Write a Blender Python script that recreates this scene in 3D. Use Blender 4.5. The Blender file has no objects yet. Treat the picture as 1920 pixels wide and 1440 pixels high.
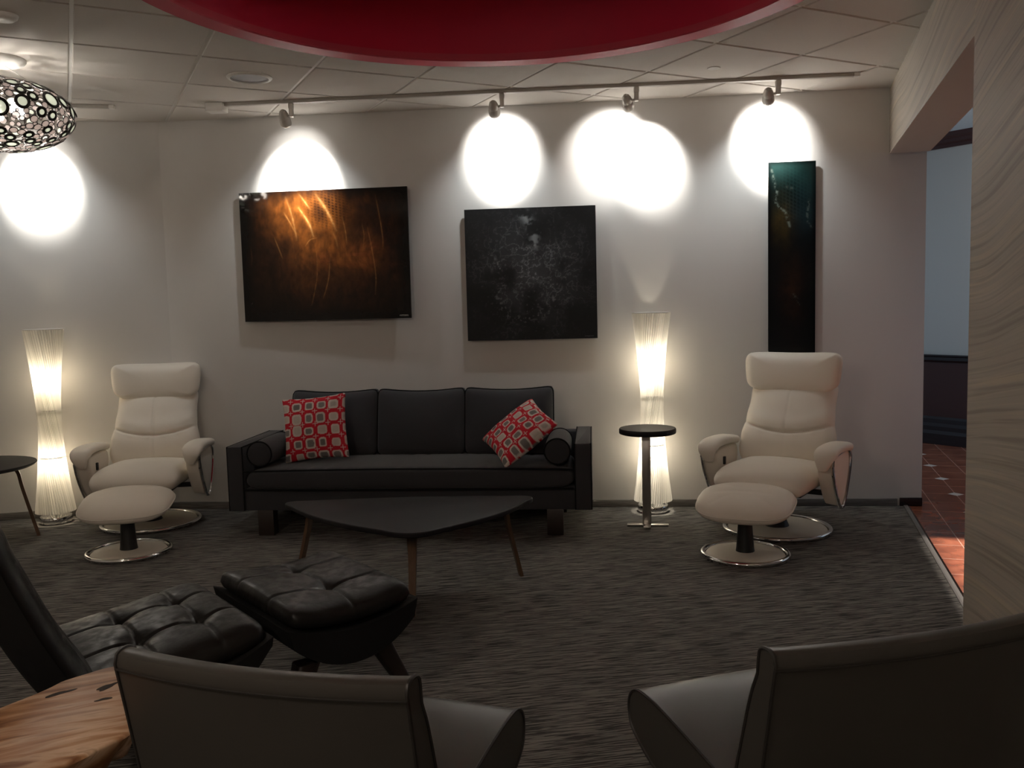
import bpy, bmesh, math, random
import numpy as np
from mathutils import Vector, Matrix
PI = math.pi
rnd = random.Random(7)
SC = bpy.context.scene
COL = SC.collection
CAM_H = 1.41
CEIL = 2.767

# ------------------------------------------------------------------ mesh builder
class MB:
    def __init__(s): s.v = []; s.f = []
    def add(s, vs, fs):
        n = len(s.v); s.v += [tuple(p) for p in vs]; s.f += [tuple(i + n for i in f) for f in fs]
    def loft(s, rings, cap0=True, cap1=True, closed=True):
        n = len(s.v); m = len(rings[0]); vs = []; fs = []
        for r in rings: vs += list(r)
        for k in range(len(rings) - 1):
            for i in range(m if closed else m - 1):
                j = (i + 1) % m
                fs.append((k*m+i, k*m+j, (k+1)*m+j, (k+1)*m+i))
        if cap0: fs.append(tuple(range(m - 1, -1, -1)))
        if cap1: fs.append(tuple(range((len(rings)-1)*m, len(rings)*m)))
        s.add(vs, fs)
    def prism(s, poly, z0, z1, bev=0.0, steps=2, xf=None):
        """polygon in xy extruded in z with bevelled rims"""
        poly = [Vector((p[0], p[1])) for p in poly]
        A = sum(poly[i].x*poly[(i+1) % len(poly)].y - poly[(i+1) % len(poly)].x*poly[i].y for i in range(len(poly)))
        if A < 0: poly.reverse()
        n = len(poly); off = []
        for i in range(n):
            a, b, c = poly[i-1], poly[i], poly[(i+1) % n]
            e1 = (b-a).normalized(); e2 = (c-b).normalized()
            n1 = Vector((-e1.y, e1.x)); n2 = Vector((-e2.y, e2.x))
            m = n1 + n2
            m = m / max(m.length_squared/2, .35)
            off.append(m)
        rings = []
        if bev > 0:
            for k in range(steps+1):
                t = k/steps*PI/2
                rings.append([(*(poly[i]+off[i]*bev*(1-math.sin(t))), z0+bev*(1-math.cos(t))) for i in range(n)])
            for k in range(steps+1):
                t = (1-k/steps)*PI/2
                rings.append([(*(poly[i]+off[i]*bev*(1-math.sin(t))), z1-bev*(1-math.cos(t))) for i in range(n)])
        else:
            rings = [[(p.x, p.y, z0) for p in poly], [(p.x, p.y, z1) for p in poly]]
        if xf: rings = [[xf(p) for p in r] for r in rings]
        s.loft(rings)
    def box(s, x0, x1, y0, y1, z0, z1, bev=.004, r=None, xf=None):
        r = bev if r is None else r
        s.prism(rrect((x0+x1)/2, (y0+y1)/2, x1-x0, y1-y0, r, 3), z0, z1, bev, 2, xf)
    def lathe(s, prof, n=40, cx=0, cy=0):
        rings = [[(cx+max(r, 1e-4)*math.cos(2*PI*i/n), cy+max(r, 1e-4)*math.sin(2*PI*i/n), z) for i in range(n)] for r, z in prof]
        s.loft(rings)
    def tube(s, path, r, seg=10, closed=False, flat=1.0, up=None):
        P = [Vector(p) for p in path]; n = len(P); rings = []
        prev = None
        for i in range(n):
            a = P[i-1] if (i or closed) else P[0]; b = P[(i+1) % n] if (i < n-1 or closed) else P[-1]
            t = (b-a).normalized()
            if prev is None:
                u = Vector(up) if up else (Vector((0, 0, 1)) if abs(t.z) < .9 else Vector((1, 0, 0)))
            else: u = prev
            u = (u - t*u.dot(t)).normalized(); prev = u
            w = t.cross(u)
            rr = r[i] if isinstance(r, (list, tuple)) else r
            rings.append([tuple(P[i]+(u*math.cos(2*PI*k/seg)+w*math.sin(2*PI*k/seg)*flat)*rr) for k in range(seg)])
        if closed:
            rings.append(rings[0]); s.loft(rings, False, False)
        else: s.loft(rings)
    def sheet(s, nu, nv, F, B, conc=True):
        """closed pad: front surface F(u,v), back surface B(u,v), joined on the rim"""
        g = (lambda t: math.sin(PI/2*t)) if conc is True else ((lambda t: .5*t+.5*math.sin(PI/2*t)) if conc else (lambda t: t))
        us = [g(-1+2*i/nu) for i in range(nu+1)]; vs_ = [g(-1+2*j/nv) for j in range(nv+1)]
        vs = []; fi = {}; bi = {}
        for j, v in enumerate(vs_):
            for i, u in enumerate(us):
                fi[i, j] = len(vs); vs.append(F(u, v))
        for j, v in enumerate(vs_):
            for i, u in enumerate(us):
                if i in (0, nu) or j in (0, nv): bi[i, j] = fi[i, j]
                else: bi[i, j] = len(vs); vs.append(B(u, v))
        fs = []
        for j in range(nv):
            for i in range(nu):
                fs.append((fi[i, j], fi[i+1, j], fi[i+1, j+1], fi[i, j+1]))
                fs.append((bi[i, j], bi[i, j+1], bi[i+1, j+1], bi[i+1, j]))
        s.add(vs, fs)
        return us, vs_
    def build(s, name, m, parent=None, loc=None, smooth=40):
        me = bpy.data.meshes.new(name); me.from_pydata(s.v, [], s.f); me.validate()
        bm = bmesh.new(); bm.from_mesh(me); bmesh.ops.recalc_face_normals(bm, faces=bm.faces); bm.to_mesh(me); bm.free()
        if smooth:
            me.polygons.foreach_set('use_smooth', [True]*len(me.polygons))
            if smooth < 180: me.set_sharp_from_angle(angle=math.radians(smooth))
        if m: me.materials.append(m)
        o = bpy.data.objects.new(name, me); COL.objects.link(o)
        if parent: o.parent = parent
        if loc: o.location = loc
        return o

def rrect(cx, cy, w, d, r, n=4):
    out = []
    r = max(min(r, w/2-1e-4, d/2-1e-4), 1e-4)
    for k, (sx, sy) in enumerate(((1, 1), (-1, 1), (-1, -1), (1, -1))):
        for i in range(n+1):
            a = k*PI/2 + i/n*PI/2
            out.append((cx+sx*(w/2-r)+r*math.cos(a), cy+sy*(d/2-r)+r*math.sin(a)))
    return out
def bez(pts, n=12):
    """Catmull-Rom through the points"""
    P = [Vector(p) for p in pts]; P = [P[0]*2-P[1]] + P + [P[-1]*2-P[-2]]; out = []
    for k in range(1, len(P)-2):
        for i in range(n):
            t = i/n; a, b, c, d = P[k-1], P[k], P[k+1], P[k+2]
            out.append(.5*((2*b)+(c-a)*t+(2*a-5*b+4*c-d)*t*t+(3*b-a-3*c+d)*t**3))
    out.append(P[-2]); return [tuple(p) for p in out]
def sq(u, v, n):
    """map a square to a superellipse"""
    m = max(abs(u), abs(v))
    if m < 1e-9: return 0, 0, 0
    k = m/((abs(u)**n+abs(v)**n)**(1/n))
    return u*k, v*k, m
def edge(m, p=6, q=.5): return max(0, 1-m**p)**q
def sstep(a, b, x):
    t = min(1, max(0, (x-a)/(b-a))); return t*t*(3-2*t)

# ------------------------------------------------------------------ object helpers
def tag(o, label=None, cat=None, group=None, kind=None):
    if label: o['label'] = label
    if cat: o['category'] = cat
    if group: o['group'] = group
    if kind: o['kind'] = kind
    return o
def thing(name, label, cat, loc=(0, 0, 0), rz=0, group=None):
    o = bpy.data.objects.new(name, None); COL.objects.link(o)
    o.empty_display_size = .1
    o.location = loc; o.rotation_euler = (0, 0, rz)
    return tag(o, label, cat, group)
def kids(o): return [c for c in COL.objects if c.parent == o]
def dup(o, parent=None):
    c = o.copy(); COL.objects.link(c)
    if parent: c.parent = parent
    for ch in kids(o): dup(ch, c)
    return c
def struct(o): o['kind'] = 'structure'; return o

# ------------------------------------------------------------------ materials
def mat(name, col, rough=.6, metal=0, spec=.5, coat=0, coat_r=.1, sheen=0, bump=None, var=None, trans=None):
    m = bpy.data.materials.new(name); m.use_nodes = True
    nt = m.node_tree; b = nt.nodes['Principled BSDF']
    b.inputs['Base Color'].default_value = (*col, 1)
    b.inputs['Roughness'].default_value = rough; b.inputs['Metallic'].default_value = metal
    b.inputs['Specular IOR Level'].default_value = spec
    b.inputs['Coat Weight'].default_value = coat; b.inputs['Coat Roughness'].default_value = coat_r
    b.inputs['Sheen Weight'].default_value = sheen
    tc = nt.nodes.new('ShaderNodeTexCoord')
    if bump:
        sc, strength, dist = bump[:3]
        no = nt.nodes.new('ShaderNodeTexNoise'); no.inputs['Scale'].default_value = sc; no.inputs['Detail'].default_value = 4
        nt.links.new(tc.outputs['Object'], no.inputs['Vector'])
        bp = nt.nodes.new('ShaderNodeBump'); bp.inputs['Strength'].default_value = strength; bp.inputs['Distance'].default_value = dist
        nt.links.new(no.outputs['Fac'], bp.inputs['Height']); nt.links.new(bp.outputs['Normal'], b.inputs['Normal'])
    if var:
        sc, col2 = var
        no = nt.nodes.new('ShaderNodeTexNoise'); no.inputs['Scale'].default_value = sc; no.inputs['Detail'].default_value = 5
        nt.links.new(tc.outputs['Object'], no.inputs['Vector'])
        mx = nt.nodes.new('ShaderNodeMix'); mx.data_type = 'RGBA'
        mx.inputs['A'].default_value = (*col, 1); mx.inputs['B'].default_value = (*col2, 1)
        nt.links.new(no.outputs['Fac'], mx.inputs['Factor']); nt.links.new(mx.outputs['Result'], b.inputs['Base Color'])
    return m
def nodes(m): return m.node_tree.nodes, m.node_tree.links, m.node_tree.nodes['Principled BSDF']
def ramp(nt, stops):
    r = nt.new('ShaderNodeValToRGB'); e = r.color_ramp.elements
    while len(e) < len(stops): e.new(.5)
    for k, (p, c) in enumerate(stops): e[k].position = p; e[k].color = (*c, 1)
    return r
def emit(name, col, s):
    m = mat(name, (0, 0, 0), .4); b = m.node_tree.nodes['Principled BSDF']
    b.inputs['Emission Color'].default_value = (*col, 1); b.inputs['Emission Strength'].default_value = s
    return m
def streaks(name, base, streak_specs, rough, rot=0, scale=(1, 1, 1), bump=0):
    """base colour plus stretched-noise streak layers: (mapping scale, noise scale, ramp lo, ramp hi, colour, amount)"""
    m = mat(name, base, rough); N, L, b = nodes(m)
    tc = N.new('ShaderNodeTexCoord'); prev = None
    for sc, ns, lo, hi, col, amt in streak_specs:
        mp = N.new('ShaderNodeMapping'); mp.inputs['Scale'].default_value = sc; mp.inputs['Rotation'].default_value = (0, 0, rot)
        # rotate first, then stretch
        mp2 = N.new('ShaderNodeMapping'); mp2.inputs['Rotation'].default_value = (0, 0, rot); mp.inputs['Rotation'].default_value = (0, 0, 0)
        L.new(tc.outputs['Object'], mp2.inputs['Vector']); L.new(mp2.outputs['Vector'], mp.inputs['Vector'])
        no = N.new('ShaderNodeTexNoise'); no.inputs['Scale'].default_value = ns; no.inputs['Detail'].default_value = 3; no.inputs['Distortion'].default_value = .3
        L.new(mp.outputs['Vector'], no.inputs['Vector'])
        rp = ramp(N, [(lo, (0, 0, 0)), (hi, (amt,)*3)]); L.new(no.outputs['Fac'], rp.inputs['Fac'])
        mx = N.new('ShaderNodeMix'); mx.data_type = 'RGBA'; mx.inputs['A'].default_value = (*base, 1); mx.inputs['B'].default_value = (*col, 1)
        if prev: L.new(prev, mx.inputs['A'])
        L.new(rp.outputs['Color'], mx.inputs['Factor']); prev = mx.outputs['Result']
    L.new(prev, b.inputs['Base Color'])
    if bump:
        bp = N.new('ShaderNodeBump'); bp.inputs['Strength'].default_value = .6; bp.inputs['Distance'].default_value = bump
        L.new(no.outputs['Fac'], bp.inputs['Height']); L.new(bp.outputs['Normal'], b.inputs['Normal'])
    return m
def colour_attr(name, rough, coat=0, coat_r=.08, bump=None, spec=.5, metal=0):
    m = mat(name, (.1, .1, .1), rough, metal=metal, coat=coat, coat_r=coat_r, bump=bump, spec=spec); N, L, b = nodes(m)
    a = N.new('ShaderNodeAttribute'); a.attribute_name = 'Col'; L.new(a.outputs['Color'], b.inputs['Base Color'])
    return m
def paint(o, cols):
    at = o.data.color_attributes.new('Col', 'FLOAT_COLOR', 'POINT')
    c = np.ones((len(o.data.vertices), 4), np.float32); c[:, :3] = cols
    at.data.foreach_set('color', c.ravel())

M = {}
M['wall'] = mat('wall paint', (.595, .575, .545), .85, spec=.2, bump=(350, .08, .001))
M['ceil'] = mat('ceiling tile', (.66, .62, .575), .95, spec=.1, bump=(260, .5, .002), var=(220, (.58, .545, .50)))
M['tbar'] = mat('white metal', (.72, .70, .66), .5)
M['trackshade'] = mat('white track enamel in shade', (.40, .37, .33), .5)  # white rail, with its shade darkened into the base colour
M['white'] = mat('white plastic', (.70, .68, .64), .45)
M['red'] = mat('red paint', (.50, .014, .05), .5, spec=.35)
M['redrim'] = mat('red painted trim', (.50, .065, .095), .5, spec=.15)
M['cream'] = mat('cream leather', (.80, .745, .66), .48, spec=.35, bump=(60, .10, .004), var=(7, (.76, .70, .61)))
M['creampad'] = mat('cream leather base', (.70, .65, .57), .5, spec=.3)
M['chrome'] = mat('chrome', (.82, .82, .82), .08, metal=1)
M['steel'] = mat('brushed steel', (.55, .53, .50), .28, metal=1)
M['nickel'] = mat('satin nickel', (.52, .49, .45), .4, metal=.35)
M['black'] = mat('black metal', (.012, .012, .012), .4)
M['sofa'] = mat('charcoal tweed', (.054, .054, .058), .95, spec=.15, sheen=.15, bump=(700, .5, .001), var=(420, (.036, .036, .040)))
M['piping'] = mat('dark piping', (.012, .012, .013), .9, spec=.1)
M['darkwood'] = mat('dark wood', (.028, .019, .015), .45)
M['tabletop'] = mat('dark table top', (.017, .016, .018), .5, spec=.16, bump=(180, .04, .001))
M['edgewood'] = mat('black table edge', (.012, .011, .011), .5)
M['legwood'] = streaks('walnut leg', (.13, .075, .042), [((8, 8, .8), 12, .4, .7, (.09, .05, .028), .8)], .4)
M['blacklea'] = mat('black leather', (.010, .0095, .009), .42, spec=.24, bump=(75, .22, .003), var=(9, (.015, .0135, .012)))
M['blackfab'] = mat('black upholstery', (.010, .010, .010), .8, spec=.2)
M['greylea'] = mat('grey leather', (.056, .052, .046), .38, spec=.45, bump=(160, .07, .0015), var=(5, (.052, .048, .042)))
M['greypipe'] = mat('dark leather piping', (.022, .020, .018), .45)
M['rubber'] = mat('cord rubber', (.010, .010, .010), .5)
M['mahog'] = mat('mahogany', (.045, .010, .008), .3, spec=.5)
M['mahogblack'] = mat('dark mahogany base', (.014, .008, .010), .25)
M['hallwall'] = mat('hall wall paint', (.50, .50, .48), .8)
M['pinkwall'] = M['wall']
M['carpet'] = streaks('striped carpet', (.150, .140, .127),
    [((1.8, 34, 1), 1.8, .47, .56, (.26, .24, .215), .42), ((3.2, 66, 1), 2.2, .49, .535, (.030, .027, .024), 1.0)], .98, rot=-.16, bump=.004)
M['carpetbase'] = streaks('carpet baseboard', (.19, .175, .155), [((3, 3, 140), 2, .4, .6, (.09, .08, .072), .8)], .98)
M['binding'] = mat('grey carpet edge strip', (.16, .15, .14), .6)
_N, _L, _b = nodes(M['blacklea'])
_tc = _N.new('ShaderNodeTexCoord'); _no = _N.new('ShaderNodeTexNoise'); _no.inputs['Scale'].default_value = 28; _no.inputs['Detail'].default_value = 6
_L.new(_tc.outputs['Object'], _no.inputs['Vector'])
_r = ramp(_N, [(.38, (.33,)*3), (.62, (.52,)*3)]); _L.new(_no.outputs['Fac'], _r.inputs['Fac']); _L.new(_r.outputs['Color'], _b.inputs['Roughness'])
def wallpaper():
    base = (.40, .36, .31)
    m = mat('wavy grain wallpaper', base, .62, spec=.3); N, L, b = nodes(m)
    tc = N.new('ShaderNodeTexCoord')
    w = N.new('ShaderNodeTexNoise'); w.inputs['Scale'].default_value = .55; w.inputs['Detail'].default_value = 1.0
    L.new(tc.outputs['Object'], w.inputs['Vector'])
    sub = N.new('ShaderNodeVectorMath'); sub.operation = 'MULTIPLY'; sub.inputs[1].default_value = (0, 0, .30)
    L.new(w.outputs['Color'], sub.inputs[0])
    rt = N.new('ShaderNodeMapping'); rt.inputs['Rotation'].default_value = (0, math.radians(-5), 0); L.new(tc.outputs['Object'], rt.inputs['Vector'])
    ad = N.new('ShaderNodeVectorMath'); L.new(rt.outputs[0], ad.inputs[0]); L.new(sub.outputs[0], ad.inputs[1])
    prev = None
    for sc, ns, lo, hi, col, amt in (((.28, .28, 13), 2.0, .54, .66, (.54, .47, .35), .6), ((.22, .22, 21), 2.0, .53, .64, (.25, .22, .188), .75), ((.5, .5, 42), 2.0, .50, .70, (.53, .47, .38), .45), ((.35, .35, 50), 2.0, .54, .68, (.30, .265, .225), .5)):
        mp = N.new('ShaderNodeMapping'); mp.inputs['Scale'].default_value = sc; L.new(ad.outputs[0], mp.inputs['Vector'])
        no = N.new('ShaderNodeTexNoise'); no.inputs['Scale'].default_value = ns; no.inputs['Detail'].default_value = 2.5; L.new(mp.outputs[0], no.inputs['Vector'])
        rp = ramp(N, [(lo, (0, 0, 0)), (hi, (amt,)*3)]); L.new(no.outputs['Fac'], rp.inputs['Fac'])
        mx = N.new('ShaderNodeMix'); mx.data_type = 'RGBA'; mx.inputs['A'].default_value = (*base, 1); mx.inputs['B'].default_value = (*col, 1)
        if prev: L.new(prev, mx.inputs['A'])
        L.new(rp.outputs['Color'], mx.inputs['Factor']); prev = mx.outputs['Result']
    L.new(prev, b.inputs['Base Color'])
    return m
M['paper'] = wallpaper()
def shade_mat(name, col, attr=False):
    m = bpy.data.materials.new(name); m.use_nodes = True; N = m.node_tree.nodes; L = m.node_tree.links
    N.remove(N['Principled BSDF']); out = N['Material Output']
    d = N.new('ShaderNodeBsdfDiffuse'); t = N.new('ShaderNodeBsdfTranslucent'); p = N.new('ShaderNodeBsdfTransparent')
    d.inputs['Color'].default_value = (*col, 1); t.inputs['Color'].default_value = (*col, 1)
    a = N.new('ShaderNodeMixShader'); a.inputs[0].default_value = .55; L.new(d.outputs[0], a.inputs[1]); L.new(t.outputs[0], a.inputs[2])
    if attr:
        at = N.new('ShaderNodeAttribute'); at.attribute_name = 'Col'; L.new(at.outputs['Color'], d.inputs['Color']); L.new(at.outputs['Color'], t.inputs['Color'])
    c = N.new('ShaderNodeMixShader'); c.inputs[0].default_value = .10; L.new(a.outputs[0], c.inputs[1]); L.new(p.outputs[0], c.inputs[2])
    L.new(c.outputs[0], out.inputs[0]); return m
M['shade'] = shade_mat('string lamp shade', (.86, .83, .76), True)
M['disc'] = shade_mat('pale green glass', (.66, .70, .63))
M['bead'] = shade_mat('smoky glass beads', (.50, .44, .42))
M['darkring'] = mat('dark bronze metal', (.020, .016, .014), .35, metal=.6)
M['bulb'] = emit('lamp bulb', (1, .95, .88), 24)
M['lens'] = emit('spot lens', (1, .97, .92), 12)
M['grille'] = mat('speaker grille', (.26, .26, .27), .6)

# ------------------------------------------------------------------ room shell
# wall line of the picture wall: A (left corner) -> B (right end)
WA = Vector((-2.449, 6.353)); WB = Vector((2.748, 5.861))
WD = (WB-WA).normalized(); WN = Vector((WD.y, -WD.x))         # WN points into the room
LA = Vector((-4.45, 5.965))                                    # left wall far end
HD = Vector((.309, 1)).normalized()                            # right wall / header direction (away from camera)
HC = Vector((2.512, 5.884)); J0 = Vector((1.705, 3.283)); JE = Vector((1.705-.309*6.5, -3.217))
HN = Vector((HD.y, -HD.x))                                     # to the hall side
TH = .245
def wallbox(name, a, b, thick_dir, th, z0, z1, m):
    """a wall whose room face runs a->b, origin at a, local x along the wall, thickness away from the room"""
    d = (b-a); L = d.length; d.normalize()
    mb = MB(); s = 1 if Vector((-d.y, d.x)).dot(thick_dir) > 0 else -1
    y0, y1 = (0, th) if s > 0 else (-th, 0)
    mb.prism([(0, y0), (L, y0), (L, y1), (0, y1)], z0, z1)
    o = mb.build(name, m, smooth=0); o.location = (a.x, a.y, 0); o.rotation_euler = (0, 0, math.atan2(d.y, d.x))
    return struct(o)
wallbox('wall_back', WA, WB, -WN, .2, 0, CEIL+.3, M['wall'])
dl = (WA-LA).normalized()
wallbox('wall_left', LA, WA+dl*.04, Vector((-dl.y, dl.x)), .2, 0, CEIL+.3, M['wall'])
wallbox('wall_west', LA, Vector((-4.45, -3.2)), Vector((-1, 0)), .2, 0, CEIL+.3, M['wall'])
wallbox('wall_south', Vector((-4.65, -3.2)), Vector((.95, -3.2)), Vector((0, -1)), .2, 0, CEIL+.3, M['wall'])
wr = wallbox('wall_right', JE, J0, HN, TH, 0, CEIL+.3, M['paper'])
hd = wallbox('wall_header', J0, HC, HN, TH, 2.345, CEIL+.3, M['paper'])
# plain painted underside and hall face of the header
hd.data.materials.append(M['wall']); wr.data.materials.append(M['wall'])
for o in (hd, wr):
    L = max(v.co.x for v in o.data.vertices)
    for p in o.data.polygons:
        if p.normal.z < -.5 or (abs(p.normal.y) > .5 and abs(p.center.y) > .1) or (o is wr and p.normal.x > .5): p.material_index = 1
# floors
thr = [Vector((2.626, 5.79)) + HD*t for t in (.4, -6.2)]
carp = MB(); carp.prism([(-4.7, -3.4), (1.2, -3.4), (thr[1].x, thr[1].y), (thr[0].x, thr[0].y), (2.4, 6.4), (-4.7, 6.6)], -.05, 0)
struct(carp.build('floor', M['carpet'], smooth=0))
def along(a, d, n, off, w, h, L, bev=.003):
    mb = MB(); mb.box(0, L, off, off+w, 0, h, bev); return mb
strip = MB(); strip.box(0, 5.5, -.006, .022, -.04, .006, .003)
o = strip.build('trim_1', M['binding']); o.location = (thr[1].x+HD.x*.9, thr[1].y+HD.y*.9, 0); o.rotation_euler = (0, 0, math.atan2(HD.y, HD.x)); struct(o)
def skirting(name, a, b, n, h, m, t=.012):
    d = b-a; L = d.length; d.normalize(); s = 1 if Vector((-d.y, d.x)).dot(n) > 0 else -1
    mb = MB(); mb.box(0, L, *((0, t) if s > 0 else (-t, 0)), 0, h, .003)
    o = mb.build(name, m); o.location = (a.x, a.y, 0); o.rotation_euler = (0, 0, math.atan2(d.y, d.x)); return struct(o)
skirting('baseboard_back', WA, WA+WD*5.06, WN, .05, M['carpetbase'])
skirting('baseboard_left', LA, WA, Vector((dl.y, -dl.x)), .05, M['carpetbase'])
skirting('baseboard_hall', WA+WD*5.075, WB, WN, .055, M['mahogblack'], .016)

# ceiling: tile grid with real grooves, clipped by the round opening
TH_G = .4656; GS = .6096; GO = Vector((-1.055, 3.6976))
ga = Vector((math.cos(TH_G), math.sin(TH_G))); gb = Vector((-math.sin(TH_G), math.cos(TH_G)))
RC = Vector((-.055, 3.545)); RO = 1.525; RI = 1.405
cb = bmesh.new(); G = .0085; DP = .007
def cv(i, j, di, dj, z):
    p = GO + ga*(i*GS+di) + gb*(j*GS+dj); return cb.verts.new((p.x, p.y, z))
for i in range(-8, 12):
    for j in range(-14, 8):
        c = GO + ga*((i+.5)*GS) + gb*((j+.5)*GS)
        if not (-5.2 < c.x < 3.6 and -3.9 < c.y < 7.0): continue
        g2 = G+.004
        lo = [cv(i, j, *q, CEIL) for q in ((g2, g2), (GS-g2, g2), (GS-g2, GS-g2), (g2, GS-g2))]
        up = [cv(i, j, *q, CEIL+DP) for q in ((G, G), (GS-G, G), (GS-G, GS-G), (G, GS-G))]
        bd = [cv(i, j, *q, CEIL+DP) for q in ((0, 0), (GS, 0), (GS, GS), (0, GS))]
        f = cb.faces.new(lo[::-1]); f.material_index = 0
        for k in range(4):
            l = (k+1) % 4
            f = cb.faces.new((lo[k], lo[l], up[l], up[k])); f.material_index = 0
            f = cb.faces.new((up[k], up[l], bd[l], bd[k])); f.material_index = 1
# cut the circle: bisect by many planes is heavy, so split faces along the circle's tangent planes
NSEG = 96
def clip_outside_circle(bm, c, r):
    near = [f for f in bm.faces if (Vector(f.calc_center_median()[:2])-c).length < r+.75]
    for k in range(NSEG):
        a = 2*PI*(k+.5)/NSEG; n = Vector((math.cos(a), math.sin(a)))
        rr = r*math.cos(PI/NSEG)
        # only faces in this sector
        fs = [f for f in bm.faces if abs(((math.atan2(f.calc_center_median().y-c.y, f.calc_center_median().x-c.x)-a+PI) % (2*PI))-PI) < .75
              and (Vector(f.calc_center_median()[:2])-c).length < r+.75 and f.calc_center_median().length > 0]
        fs = [f for f in fs if min((Vector(v.co[:2])-c).dot(n) for v in f.verts) < rr < max((Vector(v.co[:2])-c).dot(n) for v in f.verts)
              and min(((math.atan2(v.co.y-c.y, v.co.x-c.x)-a+PI) % (2*PI))-PI for v in f.verts) < PI/NSEG*1.01
              and max(((math.atan2(v.co.y-c.y, v.co.x-c.x)-a+PI) % (2*PI))-PI for v in f.verts) > -PI/NSEG*1.01]
        if not fs: continue
        es = {e for f in fs for e in f.edges}; vs = {v for f in fs for v in f.verts}
        bmesh.ops.bisect_plane(bm, geom=list(fs)+list(es)+list(vs), dist=1e-6, plane_co=(c.x+n.x*rr, c.y+n.y*rr, CEIL), plane_no=(n.x, n.y, 0))
    kill = []
    for f in bm.faces:
        p = Vector(f.calc_center_median()[:2])-c
        if p.length < r*.999: kill.append(f)
    bmesh.ops.delete(bm, geom=kill, context='FACES')
clip_outside_circle(cb, RC, RI+.02)
bmesh.ops.bisect_plane(cb, geom=list(cb.verts)+list(cb.edges)+list(cb.faces), dist=1e-6, plane_co=(HC.x+HN.x*.05, HC.y+HN.y*.05, 0), plane_no=(HN.x, HN.y, 0), clear_outer=True)
me = bpy.data.meshes.new('ceiling'); cb.to_mesh(me); cb.free()
me.materials.append(M['ceil']); me.materials.append(M['tbar'])
o = bpy.data.objects.new('ceiling', me); COL.objects.link(o); struct(o)
# round red drum recess: rim flange just under the tiles, drum wall and lid
mb = MB(); n = 96
def ring(r, z): return [(RC.x+r*math.cos(2*PI*i/n), RC.y+r*math.sin(2*PI*i/n), z) for i in range(n)]
mb.loft([ring(RI, CEIL+.02), ring(RI, CEIL-.012), ring(RI+.006, CEIL-.018), ring(RO-.006, CEIL-.018), ring(RO, CEIL-.012), ring(RO, CEIL-.002)], False, False)
struct(mb.build('trim_2', M['redrim']))
mb = MB()
mb.loft([ring(RI+.003, CEIL-.004), ring(RI+.003, CEIL+.75)], False, True)
struct(mb.build('ceiling_recess', M['red']))

# ---- hall beyond the doorway
hA = Vector((3.965, 8.486)); hd_ = Vector((.251, -.368)).normalized()
hL, hR = hA-hd_*2.0, hA+hd_*6.0
wallbox('wall_hall', hL, hR, Vector((.83, .56)), .2, 0, 3.3, M['hallwall'])
wallbox('wall_hall_side', Vector((WB.x-.0, WB.y+.2)), hL, Vector((-1, 0)), .15, 0, 3.3, M['hallwall'])
wallbox('wall_hall_end', hR, Vector((hR.x-4.5, hR.y-3.4)), Vector((.6, -.8)), .2, 0, 3.3, M['hallwall'])
HZ = 2.895
mb = MB(); mb.prism([(2.3, 5.0), (1.9, -.5), (9.5, 0), (9.5, 6), (3.5, 11), (2.3, 8)], HZ, HZ+.05)
struct(mb.build('ceiling_hall', M['hallwall'], smooth=0))
mb = MB(); T2 = [p+HN*.02 for p in thr]
mb.prism([(T2[1].x, T2[1].y), (9.5, -.5), (9.5, 7), (3.5, 11), (2.5, 8.5), (T2[0].x, T2[0].y)], -.05, -.002)
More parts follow.
